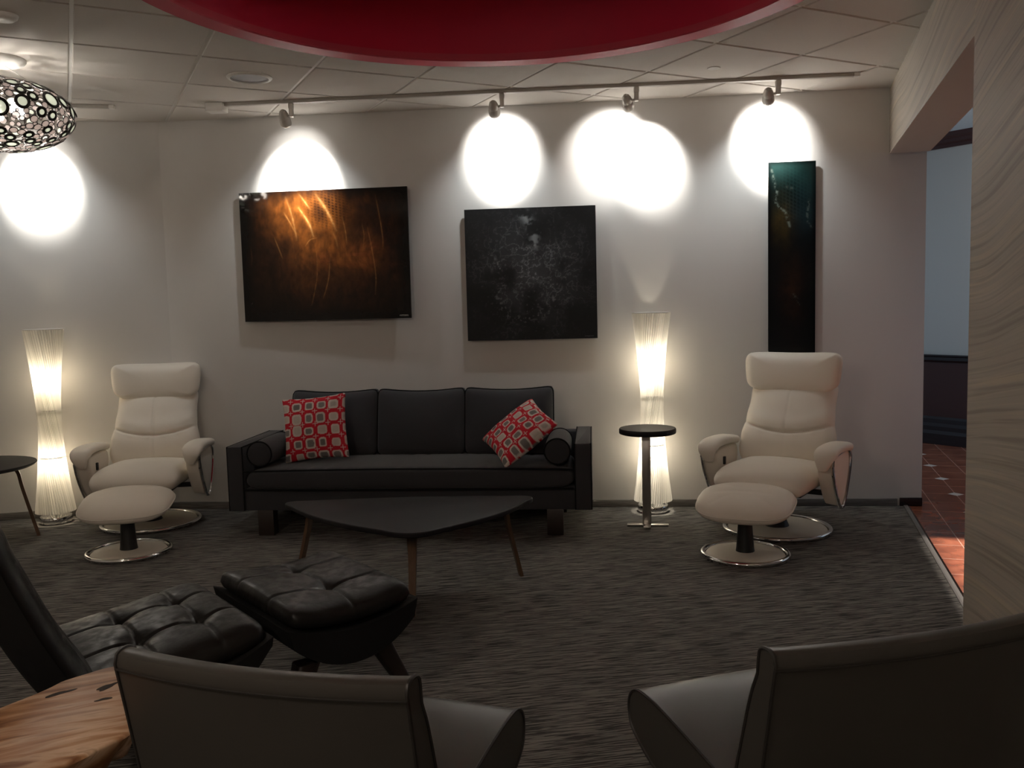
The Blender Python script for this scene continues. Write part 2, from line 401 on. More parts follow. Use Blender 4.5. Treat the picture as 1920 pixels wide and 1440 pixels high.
def tile_mat():
    m = mat('terracotta tile', (.25, .085, .045), .22, spec=.5); N, L, b = nodes(m)
    tc = N.new('ShaderNodeTexCoord')
    def dot(v):
        d = N.new('ShaderNodeVectorMath'); d.operation = 'DOT_PRODUCT'; d.inputs[1].default_value = v; L.new(tc.outputs['Object'], d.inputs[0]); return d.outputs['Value']
    def mth(op, a, b_=None, c=None):
        x = N.new('ShaderNodeMath'); x.operation = op
        for k, q in enumerate((a, b_, c)):
            if q is None: continue
            if isinstance(q, (int, float)): x.inputs[k].default_value = q
            else: L.new(q, x.inputs[k])
        return x.outputs[0]
    n = dot((HN.x, HN.y, 0)); t = dot((HD.x, HD.y, 0))
    PN, PT = .205, .2855
    n0 = 3.141*HN.x+6.182*HN.y; t0 = 3.141*HD.x+6.182*HD.y
    fn = mth('DIVIDE', mth('SUBTRACT', n, n0), PN); ft = mth('DIVIDE', mth('SUBTRACT', t, t0), PT)
    dn = mth('MULTIPLY', mth('ABSOLUTE', mth('SUBTRACT', fn, mth('ROUND', fn))), PN)
    dt = mth('MULTIPLY', mth('ABSOLUTE', mth('SUBTRACT', ft, mth('ROUND', ft))), PT)
    grout = mth('LESS_THAN', mth('MINIMUM', dn, dt), .0028)
    d2 = mth('MULTIPLY', mth('ABSOLUTE', mth('SUBTRACT', mth('DIVIDE', fn, 4), mth('ROUND', mth('DIVIDE', fn, 4)))), PN*4)
    e2 = mth('MULTIPLY', mth('ABSOLUTE', mth('SUBTRACT', mth('DIVIDE', ft, 2), mth('ROUND', mth('DIVIDE', ft, 2)))), PT*2)
    dia = mth('LESS_THAN', mth('ADD', d2, e2), .055)
    no = N.new('ShaderNodeTexNoise'); no.inputs['Scale'].default_value = 9; no.inputs['Detail'].default_value = 5; L.new(tc.outputs['Object'], no.inputs['Vector'])
    rp = ramp(N, [(.35, (.17, .052, .028)), (.7, (.30, .10, .055))]); L.new(no.outputs['Fac'], rp.inputs['Fac'])
    m1 = N.new('ShaderNodeMix'); m1.data_type = 'RGBA'; L.new(grout, m1.inputs['Factor']); L.new(rp.outputs['Color'], m1.inputs['A']); m1.inputs['B'].default_value = (.42, .26, .20, 1)
    m2 = N.new('ShaderNodeMix'); m2.data_type = 'RGBA'; L.new(dia, m2.inputs['Factor']); L.new(m1.outputs['Result'], m2.inputs['A']); m2.inputs['B'].default_value = (.62, .56, .50, 1)
    L.new(m2.outputs['Result'], b.inputs['Base Color']); return m
struct(mb.build('floor_hall', tile_mat(), smooth=0))
def hall_trim(name, prof, m):
    """profile (out, z) swept along the hall wall"""
    Ln = (hR-hL).length; mb = MB(); nrm = Vector((-.826, -.563))
    rings = []
    for s in (0, Ln):
        b0 = hL+hd_*s; rings.append([(b0.x+nrm.x*o_, b0.y+nrm.y*o_, z) for o_, z in prof])
    mb.loft(rings); return struct(mb.build(name, m, smooth=0))
hall_trim('trim_3', [(0, 0), (.05, 0), (.05, .10), (.035, .13), (.035, .17), (.028, .20), (.028, .24), (.015, .262), (0, .262)], M['mahogblack'])
hall_trim('trim_4', [(0, .262), (.012, .262), (.012, .78), (0, .78)], M['mahog'])
hall_trim('trim_5', [(0, .78), (.02, .78), (.03, .80), (.03, .83), (.045, .84), (.045, .853), (0, .853)], M['mahogblack'])
hall_trim('trim_6', [(0, 2.77), (.02, 2.77), (.025, 2.80), (.05, 2.815), (.06, 2.84), (.10, 2.86), (.11, 2.89), (.11, HZ), (0, HZ)], M['mahog'])

# ------------------------------------------------------------------ ceiling fittings
def ceil_disc(name, label, cat, x, y, prof, m):
    mb = MB(); mb.lathe(prof, 48); o = mb.build(name, m); o.location = (x, y, CEIL); return tag(o, label, cat)
sp = thing('ceiling_speaker', 'round white ceiling speaker flush in the tiles between the red ring and the track', 'speaker', (-1.47, 5.226, CEIL))
mb = MB(); mb.lathe([(.105, 0), (.128, 0), (.128, -.004), (.122, -.010), (.108, -.012), (.105, -.008), (.105, 0)], 48); mb.build('rim', M['white'], sp)
mb = MB(); mb.lathe([(0, -.004), (.105, -.004), (.105, 0)], 48); mb.build('grille', M['grille'], sp)
ceil_disc('smoke_detector', 'small round white disc on the ceiling near the top left corner', 'detector', -2.235, 4.08, [(.0, -.022), (.045, -.022), (.058, -.012), (.062, 0)], M['white'])
ceil_disc('ceiling_sprinkler', 'small flat round cap on the ceiling tile right of the red ring', 'sprinkler', 1.225, 5.285, [(0, -.004), (.036, -.004), (.038, 0)], M['white'])
# track rails
def rail(name, label, a, b, feed):
    a = Vector(a); b = Vector(b); d = b-a; L = d.length
    r = thing(name, label, 'track', (a.x, a.y, CEIL), math.atan2(d.y, d.x))
    mb = MB(); mb.box(0, L, -.017, .017, -.020, 0, .002); mb.build('rail', M['trackshade'], r)
    mb = MB(); mb.box(L, L+.035, -.019, .019, -.022, 0, .003); mb.build('end_cap', M['white'], r)
    if feed:
        mb = MB(); mb.box(-.115, .002, -.045, .045, -.055, 0, .006); mb.build('feed_box', M['white'], r)
    return r
TRK = [(-1.812, 5.845), (2.12, 5.487)]
rail('track_rail', 'long white lighting track carrying four spotlights along the picture wall', TRK[0], TRK[1], True)
LTK = [(-3.55, 5.625), (-2.55, 5.818)]
rail('track_rail', 'short white lighting track end showing behind the ring pendant', LTK[0], LTK[1], False)
def track_y(x):
    a, b = TRK; return a[1]+(b[1]-a[1])*(x-a[0])/(b[0]-a[0])
# spotlight prototype: stem hangs from the track, head is built along local -z and aimed
def spot(label, x, y, aim, side=-1, energy=50, ang=59, blend=.85, spill=.36, sdx=0, sang=79):
    s = thing('spotlight', label, 'spotlight', (x, y, CEIL-.0215), 0, 'spotlights on the ceiling tracks')
    if not spot.proto:
        mb = MB(); mb.box(-.013, .013, -.018, .018, -.085, 0, .004); mb.box(-.015, .015, -.02, .02, -.035, 0, .004); a = mb.build('stem', M['nickel'])
        mb = MB(); mb.lathe([(0, .062), (.014, .062), (.024, .05), (.030, .028), (.032, .012), (.030, .006), (.032, .002), (.036, -.008), (.037, -.038), (.034, -.052), (.031, -.055), (.029, -.045), (0, -.043)], 28); h = mb.build('lamp_head', M['nickel'])
        mb = MB(); mb.lathe([(0, -.046), (.027, -.0455), (.027, -.0435), (0, -.0435)], 24); l = mb.build('lens', M['lens'], h)
        mb = MB(); mb.tube([(-.004, 0, -.074), (.030, .012, -.078), (.05, .03, -.082)], .008); k = mb.build('pivot', M['nickel'])
        spot.proto = (a, h, l, k)
        parts = spot.proto
    else:
        a, h, l, k = (q.copy() for q in spot.proto)
        for q in (a, h, l, k): COL.objects.link(q)
        l.parent = h
    for q in (a, h, k): q.parent = s
    k.scale = (side, 1, 1)
    h.location = (side*.052, .03, -.085)
    hp = Vector((x+side*.052, y+.03, CEIL-.105)); d = (Vector(aim)-hp).normalized()
    h.rotation_euler = d.to_track_quat('-Z', 'Y').to_euler()
    ld = bpy.data.lights.new('spot beam', 'SPOT'); ld.energy = energy; ld.spot_size = math.radians(ang); ld.spot_blend = blend; ld.shadow_soft_size = .012; ld.color = (1, .965, .915)
    lo = bpy.data.objects.new('spot_beam', ld); COL.objects.link(lo); lo.parent = h; lo.location = (0, 0, -.062)
    ld = bpy.data.lights.new('spot spill', 'SPOT'); ld.energy = energy*spill; ld.spot_size = math.radians(sang); ld.spot_blend = .75; ld.shadow_soft_size = .02; ld.color = (1, .97, .93)
    lo = bpy.data.objects.new('spot_spill', ld); COL.objects.link(lo); lo.parent = s; lo.location = (h.location.x+d.x*.07, h.location.y+d.y*.07, h.location.z+d.z*.07)
    lo.rotation_euler = Vector((d.x+sdx, abs(d.y), -.34)).normalized().to_track_quat('-Z', 'Y').to_euler()
    ld = bpy.data.lights.new('spot halo', 'SPOT'); ld.energy = energy*.14; ld.spot_size = math.radians(104); ld.spot_blend = 1; ld.shadow_soft_size = .03; ld.color = (.90, .97, 1)
    l2 = bpy.data.objects.new('spot_halo', ld); COL.objects.link(l2); l2.parent = s; l2.location = lo.location
    l2.rotation_euler = Vector((d.x*.8, abs(d.y), -abs(d.y)*1.6)).normalized().to_track_quat('-Z', 'Y').to_euler()
spot.proto = None
spot('leftmost spotlight on the long track, above the amber painting', -1.375, track_y(-1.375), (-1.43, 6.25, 2.34), energy=50, ang=72, spill=.06)
spot('spotlight on the long track above the black square painting', -.018, track_y(-.018), (-.03, 6.12, 2.43), energy=50)
spot('spotlight on the long track left of the tall panel, aimed at bare wall', .818, track_y(.818), (.91, 6.03, 2.41), energy=50, ang=64, spill=.35, sdx=-.42)
spot('rightmost spotlight on the long track, above the tall narrow painting', 1.675, track_y(1.675), (1.74, 5.96, 2.43), energy=50)
spot('spotlight on the short track half hidden behind the ring pendant', -3.12, LTK[0][1]+.193*(-3.12-LTK[0][0])-.0, (-3.235, 6.22, 2.36), energy=50, ang=62, spill=.07)

# ------------------------------------------------------------------ pendant of rings
PX, PY_, PZ = -2.645, 4.74, 2.48
pd = thing('ring_pendant', 'oval pendant lamp of dark metal rings and pale glass discs', 'pendant lamp', (PX, PY_, PZ))
mb = MB(); mb.lathe([(0, CEIL-PZ-.032), (.09, CEIL-PZ-.032), (.125, CEIL-PZ-.022), (.135, CEIL-PZ-.008), (.135, CEIL-PZ)], 48); mb.build('ceiling_plate', M['white'], pd)
for a in range(3):
    t = a*2*PI/3+.5
    mb = MB(); mb.tube([(.03*math.cos(t), .03*math.sin(t), CEIL-PZ-.03), (.20*math.cos(t), .20*math.sin(t), .145)], .0018, 6); mb.build('hanging_wire', M['steel'], pd)
mb = MB(); mb.tube([(0, 0, CEIL-PZ-.03), (0, 0, .07)], .004, 8); mb.lathe([(.0, .09), (.028, .085), (.028, .05), (0, .045)], 20); mb.build('socket', M['chrome'], pd)
EA, EB = .350, .182
def epos(th, ph):    # th azimuth, ph latitude
    return Vector((EA*math.cos(ph)*math.cos(th), EA*math.cos(ph)*math.sin(th), EB*math.sin(ph)))
def enorm(p): return Vector((p.x/EA**2, p.y/EA**2, p.z/EB**2)).normalized()
pts = []
sizes = [.044]*12+[.034]*34+[.025]*54
tries = 0
for R in sizes:
    for _ in range(500):
        z = rnd.uniform(-.97, .97); th = rnd.uniform(0, 2*PI)
        p = epos(th, math.asin(z))
        if all((p-q).length > (R+r)*1.02 for q, r in pts):
            pts.append((p, R)); break
ring_me = {}
for p, R in pts:
    if R not in ring_me:
        mb = MB(); mb.tube([((R-.004)*math.cos(2*PI*i/24), (R-.004)*math.sin(2*PI*i/24), 0) for i in range(24)], .0056, 6, True, flat=1.5)
        a = mb.build('ring', M['darkring']); 
        mb = MB(); mb.lathe([(0, .003), (R*.5, .003), (R-.007, .0015), (R-.005, 0), (R-.007, -.0015), (0, -.003)], 24); b = mb.build('glass_disc', M['disc'], a)
        ring_me[R] = (a, b)
    else:
        a, b = ring_me[R][0].copy(), ring_me[R][1].copy(); COL.objects.link(a); COL.objects.link(b); b.parent = a
    a.parent = pd; a.location = p; a.rotation_euler = enorm(p).to_track_quat('Z', 'Y').to_euler()
# lattice of small linking rings in the gaps
mb = MB(); small = []
for _ in range(16000):
    z = rnd.uniform(-.985, .985); th = rnd.uniform(0, 2*PI); p = epos(th, math.asin(z))
    best = min(((p-q).length-r for q, r in pts+small))
    if best > .0065 and len(small) < 420:
        r = min(best*1.12, .019); small.append((p, r))
        nrm = enorm(p); q = nrm.to_track_quat('Z', 'Y')
        mb.tube([tuple(p+q @ Vector(((r)*math.cos(2*PI*i/14), (r)*math.sin(2*PI*i/14), 0))) for i in range(14)], .0024, 5, True)
lat = mb.build('ring_lattice', M['darkring'], pd); lat['kind'] = 'stuff'
mb = MB()
for p, r in small:
    q = enorm(p).to_track_quat('Z', 'Y')
    c8 = [tuple(p+q @ Vector((r*.95*math.cos(2*PI*i/10), r*.95*math.sin(2*PI*i/10), 0))) for i in range(10)]
    n_ = enorm(p)*.002
    mb.loft([[tuple(Vector(c_)-n_) for c_ in c8], [tuple(Vector(c_)+n_) for c_ in c8]])
lat = mb.build('small_glass_beads', M['bead'], pd, smooth=0); lat['kind'] = 'stuff'
for k in range(5):
    t = k*2*PI/5-.35
    mb = MB(); mb.lathe([(0, .035), (.012, .03), (.022, .008), (.024, -.008), (.016, -.026), (0, -.032)], 20); o = mb.build('bulb', M['bulb'], pd); o.location = (.10*math.cos(t), .10*math.sin(t), .02)
    ld = bpy.data.lights.new('pendant glow', 'POINT'); ld.energy = .4; ld.shadow_soft_size = .03; ld.color = (1, .90, .78)
    lo = bpy.data.objects.new('pendant_glow', ld); COL.objects.link(lo); lo.parent = pd; lo.location = (.10*math.cos(t), .10*math.sin(t), -.035)

# ------------------------------------------------------------------ paintings
NS = np.random.RandomState(5)
_T = NS.rand(256, 256)
def vnoise(x, y):
    xi = np.floor(x).astype(int); yi = np.floor(y).astype(int); fx = x-xi; fy = y-yi
    fx = fx*fx*(3-2*fx); fy = fy*fy*(3-2*fy)
    g = lambda a, b: _T[a % 256, b % 256]
    return (g(xi, yi)*(1-fx)+g(xi+1, yi)*fx)*(1-fy)+(g(xi, yi+1)*(1-fx)+g(xi+1, yi+1)*fx)*fy
def fbm(x, y, o=5):
    s = 0; a = .5
    for k in range(o): s = s+a*vnoise(x+17*k, y+31*k); x = x*2.03; y = y*2.03; a *= .5
    return s
def ss(a, b, x):
    t = np.clip((x-a)/(b-a), 0, 1); return t*t*(3-2*t)
def picture(name, label, x0, x1, z0, z1, fn, m, nu, nv, yaw=0):
    c = WA+WD*((x0+x1)/2-WA.x)/WD.x+WN*abs(yaw)*.45
    w = (x1-x0)/WD.x; h = z1-z0
    t = thing(name, label, 'painting', (c.x, c.y, (z0+z1)/2), math.atan2(WD.y, WD.x)+yaw)
    mb = MB(); mb.box(-w/2, w/2, -.048, -.030, -h/2, h/2, .0015); mb.build('panel', M['black'], t)
    mb = MB(); mb.box(-w*.4, w*.4, -.030, -.002, -h*.4, -h*.4+.03, .002); mb.box(-w*.4, w*.4, -.030, -.002, h*.4-.03, h*.4, .002); mb.build('hanging_batten', M['darkwood'], t)
    us = np.linspace(0, 1, nu+1); vs = np.linspace(0, 1, nv+1); U, V = np.meshgrid(us, vs)
    v = [((u-.5)*w, -.0495, (vv-.5)*h) for vv in vs for u in us]
    f = [(j*(nu+1)+i, j*(nu+1)+i+1, (j+1)*(nu+1)+i+1, (j+1)*(nu+1)+i) for j in range(nv) for i in range(nu)]
    mb = MB(); mb.add(v, f); o = mb.build('artwork', m, t, smooth=180); paint(o, fn(U.ravel(), V.ravel()))
    return t
def segdist(U, V, pts, asp):
    d = np.full(U.shape, 9.); tt = np.zeros(U.shape); n = len(pts)-1
    for k in range(n):
        ax, ay = pts[k]; bx, by = pts[k+1]; dx, dy = (bx-ax)*asp, by-ay
        px, py = (U-ax)*asp, V-ay; t = np.clip((px*dx+py*dy)/(dx*dx+dy*dy), 0, 1)
        q = np.hypot(px-t*dx, py-t*dy); m_ = q < d; d = np.where(m_, q, d); tt = np.where(m_, (k+t)/n, tt)
    return d, tt
def amber(U, V):
    asp = 1.33
    c = np.zeros((len(U), 3)); base = np.array([.010, .0035, .0018]); c[:] = base
    n1 = fbm(U*5+2, V*4, 5); n2 = fbm(U*26, V*5+9, 4)
    cx = .40+.0*V+.30*(1-V)**1.2
    band = np.exp(-((U-cx)/.23)**2)*ss(.02, .75, V)**.8
    rt = np.exp(-((U-.74)/.16)**2)*np.exp(-((V-.62)/.30)**2)
    lowm = np.exp(-((U-.42)/.30)**2)*np.exp(-((V-.38)/.22)**2)
    c += (band*(.25+1.5*ss(.35, .7, n1)*n2)*1.1)[:, None]*np.array([.34, .098, .012])
    c += (rt*(.3+1.6*n2*ss(.3, .7, n1)))[:, None]*np.array([.15, .042, .008])
    c += (lowm*(.15+n1*n2))[:, None]*np.array([.16, .05, .011])
    # horizontal reddish smears
    sm = np.exp(-((V-.50-.03*np.sin(U*9))/.05)**2)*ss(.35, .5, U)*(1-ss(.75, .85, U))*ss(.4, .65, fbm(U*14, V*40, 4))
    c += sm[:, None]*np.array([.10, .02, .008])
    hx = np.abs(np.sin(U*165*.9)*np.sin(V*150+U*60)); dots = ss(.25, .75, hx)*np.exp(-(((U-.53)/.11)**2+((V-.87)/.13)**2))
    c *= (1-.75*dots)[:, None]
    Z = lambda x, y: ((x-110-(y-130)*.045)/1465, 1-(y-140)/1110)
    A = [([(640, 165), (690, 230), (740, 300)], .012, .9), ([(640, 285), (700, 370), (740, 440), (770, 530)], .016, 1.5), ([(780, 165), (850, 260), (915, 370), (970, 490)], .02, 1.1),
         ([(525, 190), (575, 330), (610, 480), (625, 560)], .013, .5), ([(1305, 200), (1345, 390), (1372, 560), (1375, 660)], .006, .55), ([(1240, 470), (1285, 680), (1315, 880), (1312, 1040)], .006, .5),
         ([(1193, 440), (1210, 530), (1205, 640)], .006, .4), ([(918, 690), (905, 880), (880, 990), (858, 1060)], .006, .5), ([(797, 660), (803, 860), (780, 1010), (755, 1120)], .006, .4),
         ([(425, 530), (470, 640), (497, 710)], .006, .4), ([(1020, 370), (1050, 500), (1062, 610)], .007, .5), ([(940, 500), (965, 560), (985, 640)], .014, .4), ([(700, 610), (740, 560), (800, 545)], .006, .45),
         ([(215, 600), (225, 700), (220, 770)], .004, .2), ([(510, 320), (560, 400), (600, 480)], .008, .5)]
    for p, w, s in A:
        d, t = segdist(U, V, [Z(*q) for q in bez([(a, b, 0) for a, b in p], 5) for q in [q[:2]]], asp)
        k = np.exp(-(d/w)**2)*np.sin(np.clip(t, .03, .97)*PI)**.6*s*(.35+1.1*fbm(U*70, V*70, 3))
        core = np.exp(-(d/(w*.4))**2)*np.sin(np.clip(t, .03, .97)*PI)**.6*s*(.3+1.2*fbm(U*90+5, V*90, 3))
        c += k[:, None]*np.array([.30, .105, .018])+core[:, None]*np.array([.45, .28, .10])
    bd = np.minimum(np.minimum(U, 1-U)*asp, np.minimum(V, 1-V))
    c *= (.12+.88*ss(.0, .12, bd+.03*(n1-.5)))[:, None]
    sg = (np.abs(V-.022-.004*np.sin(U*900)) < .0035) & (U > .93) & (U < .985)
    c *= (.55*(.45+1.1*fbm(U*55+n1*6, V*22, 4)))[:, None]
    rs = ss(.52, .68, fbm(U*13+7, V*17, 4))*np.exp(-(((U-.58)/.33)**2+((V-.48)/.30)**2)); c += (rs*fbm(U*80, V*60, 2))[:, None]*np.array([.035, .008, .003])
    c[sg] = (.35, .33, .3)
    return c
def blackart(U, V):
    n1 = fbm(U*6, V*6, 6); n2 = fbm(U*24+3, V*24, 5); n3 = fbm(U*60, V*60, 3)
    c = np.zeros((len(U), 3)); c[:] = (.0065, .0065, .0068)
    cen = np.exp(-(((U-.5)/.34)**2+((V-.5)/.38)**2))
    ridge = np.exp(-(np.abs(n2-.48)/.018)**1.0)*ss(.42, .6, n1)
    c += (cen*(.022*ss(.25, .7, n1)+.10*ridge+.035*ss(.5, .7, n3)*ss(.45, .6, n2)))[:, None]*np.array([1, 1, 1.03])
    d, t = segdist(U, V, [(.455, .95), (.50, .88), (.535, .80), (.53, .73)], 1)
    pw = np.exp(-((d-.0)/.035)**2)*ss(.38, .6, fbm(U*22, V*22, 4))
    c += pw[:, None]*np.array([.10, .105, .105])
    d, t = segdist(U, V, [(.18, .66), (.24, .60), (.27, .52)], 1); c += (np.exp(-(d/.012)**2)*ss(.4, .6, n3)*.06)[:, None]
    r = np.hypot((U-.45), (V-.36)); arc = np.exp(-((r-.21-.04*(n1-.5))/.03)**2)*ss(.48, .62, n3)*(V < .42)
    c += (arc*.04)[:, None]
    c *= 1.7
    sg = (np.abs(V-.018-.003*np.sin(U*800)) < .003) & (U > .9) & (U < .97); c[sg] = (.06, .06, .06)
    return c
def tealart(U, V):
    asp = .24; n1 = fbm(U*2.5, V*10, 5); n2 = fbm(U*8+4, V*32, 4)
    c = np.zeros((len(U), 3)); c[:] = (.0045, .0052, .006)
    top = ss(.62, 1.02, V); c += (top**1.3*(.35+1.0*n1))[:, None]*np.array([.005, .034, .028])
    mid = np.exp(-(((U-.75)/.3)**2+((V-.75)/.14)**2)); c += (mid*n1)[:, None]*np.array([.012, .035, .045])
    gold = np.exp(-(((U-.30)/.22)**2+((V-.70)/.11)**2)); c += (gold*(.3+n2))[:, None]*np.array([.075, .045, .006])
    low = np.exp(-(((U-.5)/.22)**2+((V-.32)/.18)**2)); c += (low*(.2+n2)*n1)[:, None]*np.array([.09, .030, .007])
    hx = np.abs(np.sin(U*42)*np.sin(V*165+U*21)); c *= (1-.6*ss(.2, .7, hx)*np.exp(-(((U-.5)/.3)**2+((V-.82)/.13)**2)))[:, None]
    for p, s in (([(.06, .96), (.12, .90), (.17, .85)], .22), ([(.18, .85), (.14, .80), (.22, .77), (.36, .745), (.42, .70), (.45, .67)], .45), ([(.86, .80), (.82, .73), (.84, .69), (.92, .665)], .20), ([(.52, .32), (.62, .29), (.68, .265)], .15), ([(.38, .87), (.50, .865)], .12)):
        d, t = segdist(U, V, p, asp); c += (np.exp(-(d/.006)**2)*s*ss(.3, .6, fbm(U*30, V*120, 3)))[:, None]*np.array([.42, .5, .42])
    bd = np.minimum(np.minimum(U, 1-U)*asp, np.minimum(V, 1-V)); c *= .6*(.3+.7*ss(0, .03, bd))[:, None]
    return c
M['art'] = colour_attr('amber resin', .5, coat=.6, coat_r=.045, spec=.08)
M['art2'] = colour_attr('black textured art', .5, spec=.18, bump=(40, .25, .003))
M['art3'] = colour_attr('teal resin', .4, coat=.3, coat_r=.10, spec=.1)
picture('abstract_painting', 'wide amber and black abstract painting with curved gold streaks', -1.869, -.674, CAM_H-.060, CAM_H+.836, amber, M['art'], 400, 300, -.027)
picture('abstract_painting', 'square black abstract painting with grey cracked texture', -.292, .597, CAM_H-.229, CAM_H+.666, blackart, M['art2'], 260, 260)
picture('abstract_painting', 'tall narrow dark teal painting behind the right cream recliner', 1.731, 2.034, CAM_H-.37, CAM_H+.902, tealart, M['art3'], 90, 360)

# ------------------------------------------------------------------ sofa
SR = -.0955
sofa = thing('sofa', 'long charcoal three-cushion sofa against the picture wall', 'sofa', (-.671, 5.39, 0), SR)
W2 = 1.147; D = .76; AT = .105
mb = MB(); mb.box(-W2, W2, .02, D, .16, .30, .012); mb.build('base_frame', M['sofa'], sofa)
mb = MB(); mb.box(-W2+.02, W2-.02, D-.12, D, .29, .56, .02); mb.build('back_panel', M['sofa'], sofa)
for s in (-1, 1):
    mb = MB(); x0, x1 = sorted((s*W2, s*(W2-AT))); mb.box(x0, x1, -.0, D, .16, .575, .014); a = mb.build('arm', M['sofa'], sofa)
    for x in (x0+.004, x1-.004):
        mb = MB(); mb.tube([(x, .004, .165), (x, .004, .571), (x, D-.01, .571)], .0045, 6); mb.build('piping', M['piping'], a)
def seat_top(u, v):
    X, Y, m = sq(u, v, 22)
    e = edge(max(abs(u)**1, abs(v)), 26, .5)
    crown = .022*(1-abs(u)**2.2)*(.4+.6*(1-v*v))
    ch = -.006*math.exp(-((((u*9) % 1)-.5)/.06)**2) if abs(u) < .8 else 0
    return X*(W2-AT-.005), .305+Y*.31-.012*(1-u*u)*(v < 0)*abs(v), .352+.070*e+crown*e+ch*e
def seat_bot(u, v):
    X, Y, m = sq(u, v, 22); e = edge(max(abs(u), abs(v)), 26, .5)
    return X*(W2-AT-.005), .305+Y*.31-.012*(1-u*u)*(v < 0)*abs(v), .352-.055*e
mb = MB(); mb.sheet(120, 30, seat_top, seat_bot); sc_ = mb.build('seat_cushion', M['sofa'], sofa, smooth=70)
for za, zb in ((.4175, .012), (.302, 0)):
    mb = MB(); mb.tube([(x, -.011-.010*(1-(x/1.04)**2), za+zb*(1-(x/1.04)**2)) for x in np.linspace(-1.035, 1.035, 40)], .005, 6); mb.build('piping', M['piping'], sc_)
cw = .296
for k in range(3):
    xc = (k-1)*.598
    def fx(u, v, sgn):
        X, Y, m = sq(u, v, 14); e = edge(max(abs(u), abs(v)), 9, .5)
        z = .43+.225*(1+Y) + .0*u
        puff = .078*e+.030*(1-u*u)*(1-v*v)
        y0 = .505+.10*(z-.43)/.45
        sag = -.024*(1-u*u)*max(0, v)**2
        return xc+X*cw*1.02, y0-sgn*puff*.95+.0, z+sag
    mb = MB(); mb.sheet(40, 36, lambda u, v: fx(u, v, 1), lambda u, v: fx(u, v, -1)); bc = mb.build('back_cushion', M['sofa'], sofa, smooth=80)
    mb = MB(); pth = []
    for a in np.linspace(0, 2*PI, 96, endpoint=False):
        c, s = math.cos(a), math.sin(a); m_ = max(abs(c), abs(s)); u, v = c/m_, s/m_
        p = fx(u*.985, v*.985, 1); pth.append(p)
    mb.tube(pth, .0055, 6, True); mb.build('piping', M['piping'], bc)
for (x, y) in ((-.918, .06), (.918, .06), (-.918, .66), (.918, .66)):
    mb = MB(); mb.prism([(x-.05, y-.04), (x+.05, y-.04), (x+.05, y+.04), (x-.05, y+.04)], 0, .165, .004); mb.build('leg', M['darkwood'], sofa)
def bolster(label, x, y0, L, rz, z):
    b = thing('bolster_cushion', label, 'cushion', (0, 0, 0), 0)
    p = Matrix.Rotation(SR, 3, 'Z') @ Vector((x, y0, 0)); b.location = (p.x-.671, p.y+5.39, z); b.rotation_euler = (0, 0, SR+rz)
    R = .079; mb = MB()
    prof = [(0, -.004), (R*.5, -.006), (R-.008, 0), (R-.001, .007), (R, .02)]
    full = prof+[(R+.003, L*.5), (R, L-.02), (R-.001, L-.007), (R-.008, L), (R*.5, L+.006), (0, L+.004)]
    mb.lathe(full, 36); mb.v = [(vx, vz, vy) for vx, vy, vz in mb.v]; o = mb.build('body', M['sofa'], b, smooth=80)
    for yy in (.004, L-.004):
        mb = MB(); mb.tube([(R*.995*math.cos(t), yy, R*.995*math.sin(t)) for t in np.linspace(0, 2*PI, 36, endpoint=False)], .005, 6, True); mb.build('piping', M['piping'], b)
bolster('grey bolster lying along the left sofa arm beside the upright red pillow', -.945, .03, .44, .02, .522)
bolster('grey bolster lying along the right sofa arm beside the tipped red pillow', .938, .02, .46, -.0, .522)
# throw pillows with a printed pattern
def pillow_col(u, v, seed):
    r = random.Random(seed); N = 5
    red = np.array([.52, .020, .035]); wht = np.array([.62, .55, .49]); gry = np.array([.20, .185, .175]); 
    out = np.zeros((len(u), 3)); out[:] = red
    for i in range(N+1):
        for j in range(N+1):
            cx = -1.08+(i+.5)*2.15/(N+.5)+r.uniform(-.03, .03); cy = -1.08+(j+.5)*2.15/(N+.5)+r.uniform(-.03, .03)
            hw = r.uniform(.115, .165); hh = r.uniform(.115, .165); k = r.random()
            inner = gry if k < .65 else wht*.85
            px = np.abs(u-cx)/hw; py = np.abs(v-cy)/hh; d = (px**4+py**4)**.25
            out[d < 1.0] = wht; out[d < .68] = inner
            if r.random() < .35: out[(d < .52)] = inner*.8
    # pale diagonal star lines between the squares
    g = 2.15/(N+.5)
    fu = np.abs(((u+1.08)/g+.5) % 1-.5); fv = np.abs(((v+1.08)/g+.5) % 1-.5)
    star = ((fu < .020) & (fv < .20)) | ((fv < .020) & (fu < .20))
    isred = np.abs(out-red).sum(1) < 1e-6
    out[star & isred] = wht
    return out
M['pillow'] = colour_attr('printed cotton', .9, spec=.15, bump=(500, .2, .001))
def pillow(label, loc, rot, w, seed):
    t = thing('throw_pillow', label, 'pillow', loc, 0); 
    if isinstance(rot, Matrix):
        e = rot.col[0].normalized(); z = (rot.col[2]-e*rot.col[2].dot(e)).normalized(); y = z.cross(e)
        rot = Matrix((e, y, z)).transposed().to_euler()
    t.rotation_euler = rot
    def F(u, v, s):
        X, Y, m = sq(u, v, 30)
        pin = 1-.075*(1-abs(u)**2)*abs(v)**3
        pin2 = 1-.075*(1-abs(v)**2)*abs(u)**3
        e = ((1-u*u)*(1-v*v))**.42
        wr = .004*math.sin(u*9+v*4+seed)*((1-u*u)*(1-v*v))
        return X*w/2*pin2, -s*(.075*e+wr*s), Y*w/2*pin
    mb = MB(); us, vs = mb.sheet(110, 110, lambda u, v: F(u, v, 1), lambda u, v: F(u, v, -1), conc=None)
    o = mb.build('cover', M['pillow'], t, smooth=120)
    U = []; V = []
    for v in vs:
        for u in us: U.append(u); V.append(v)
    for j, v in enumerate(vs):
        for i, u in enumerate(us):
            if not (i in (0, len(us)-1) or j in (0, len(vs)-1)): U.append(-u); V.append(v)
    paint(o, pillow_col(np.array(U), np.array(V), seed))
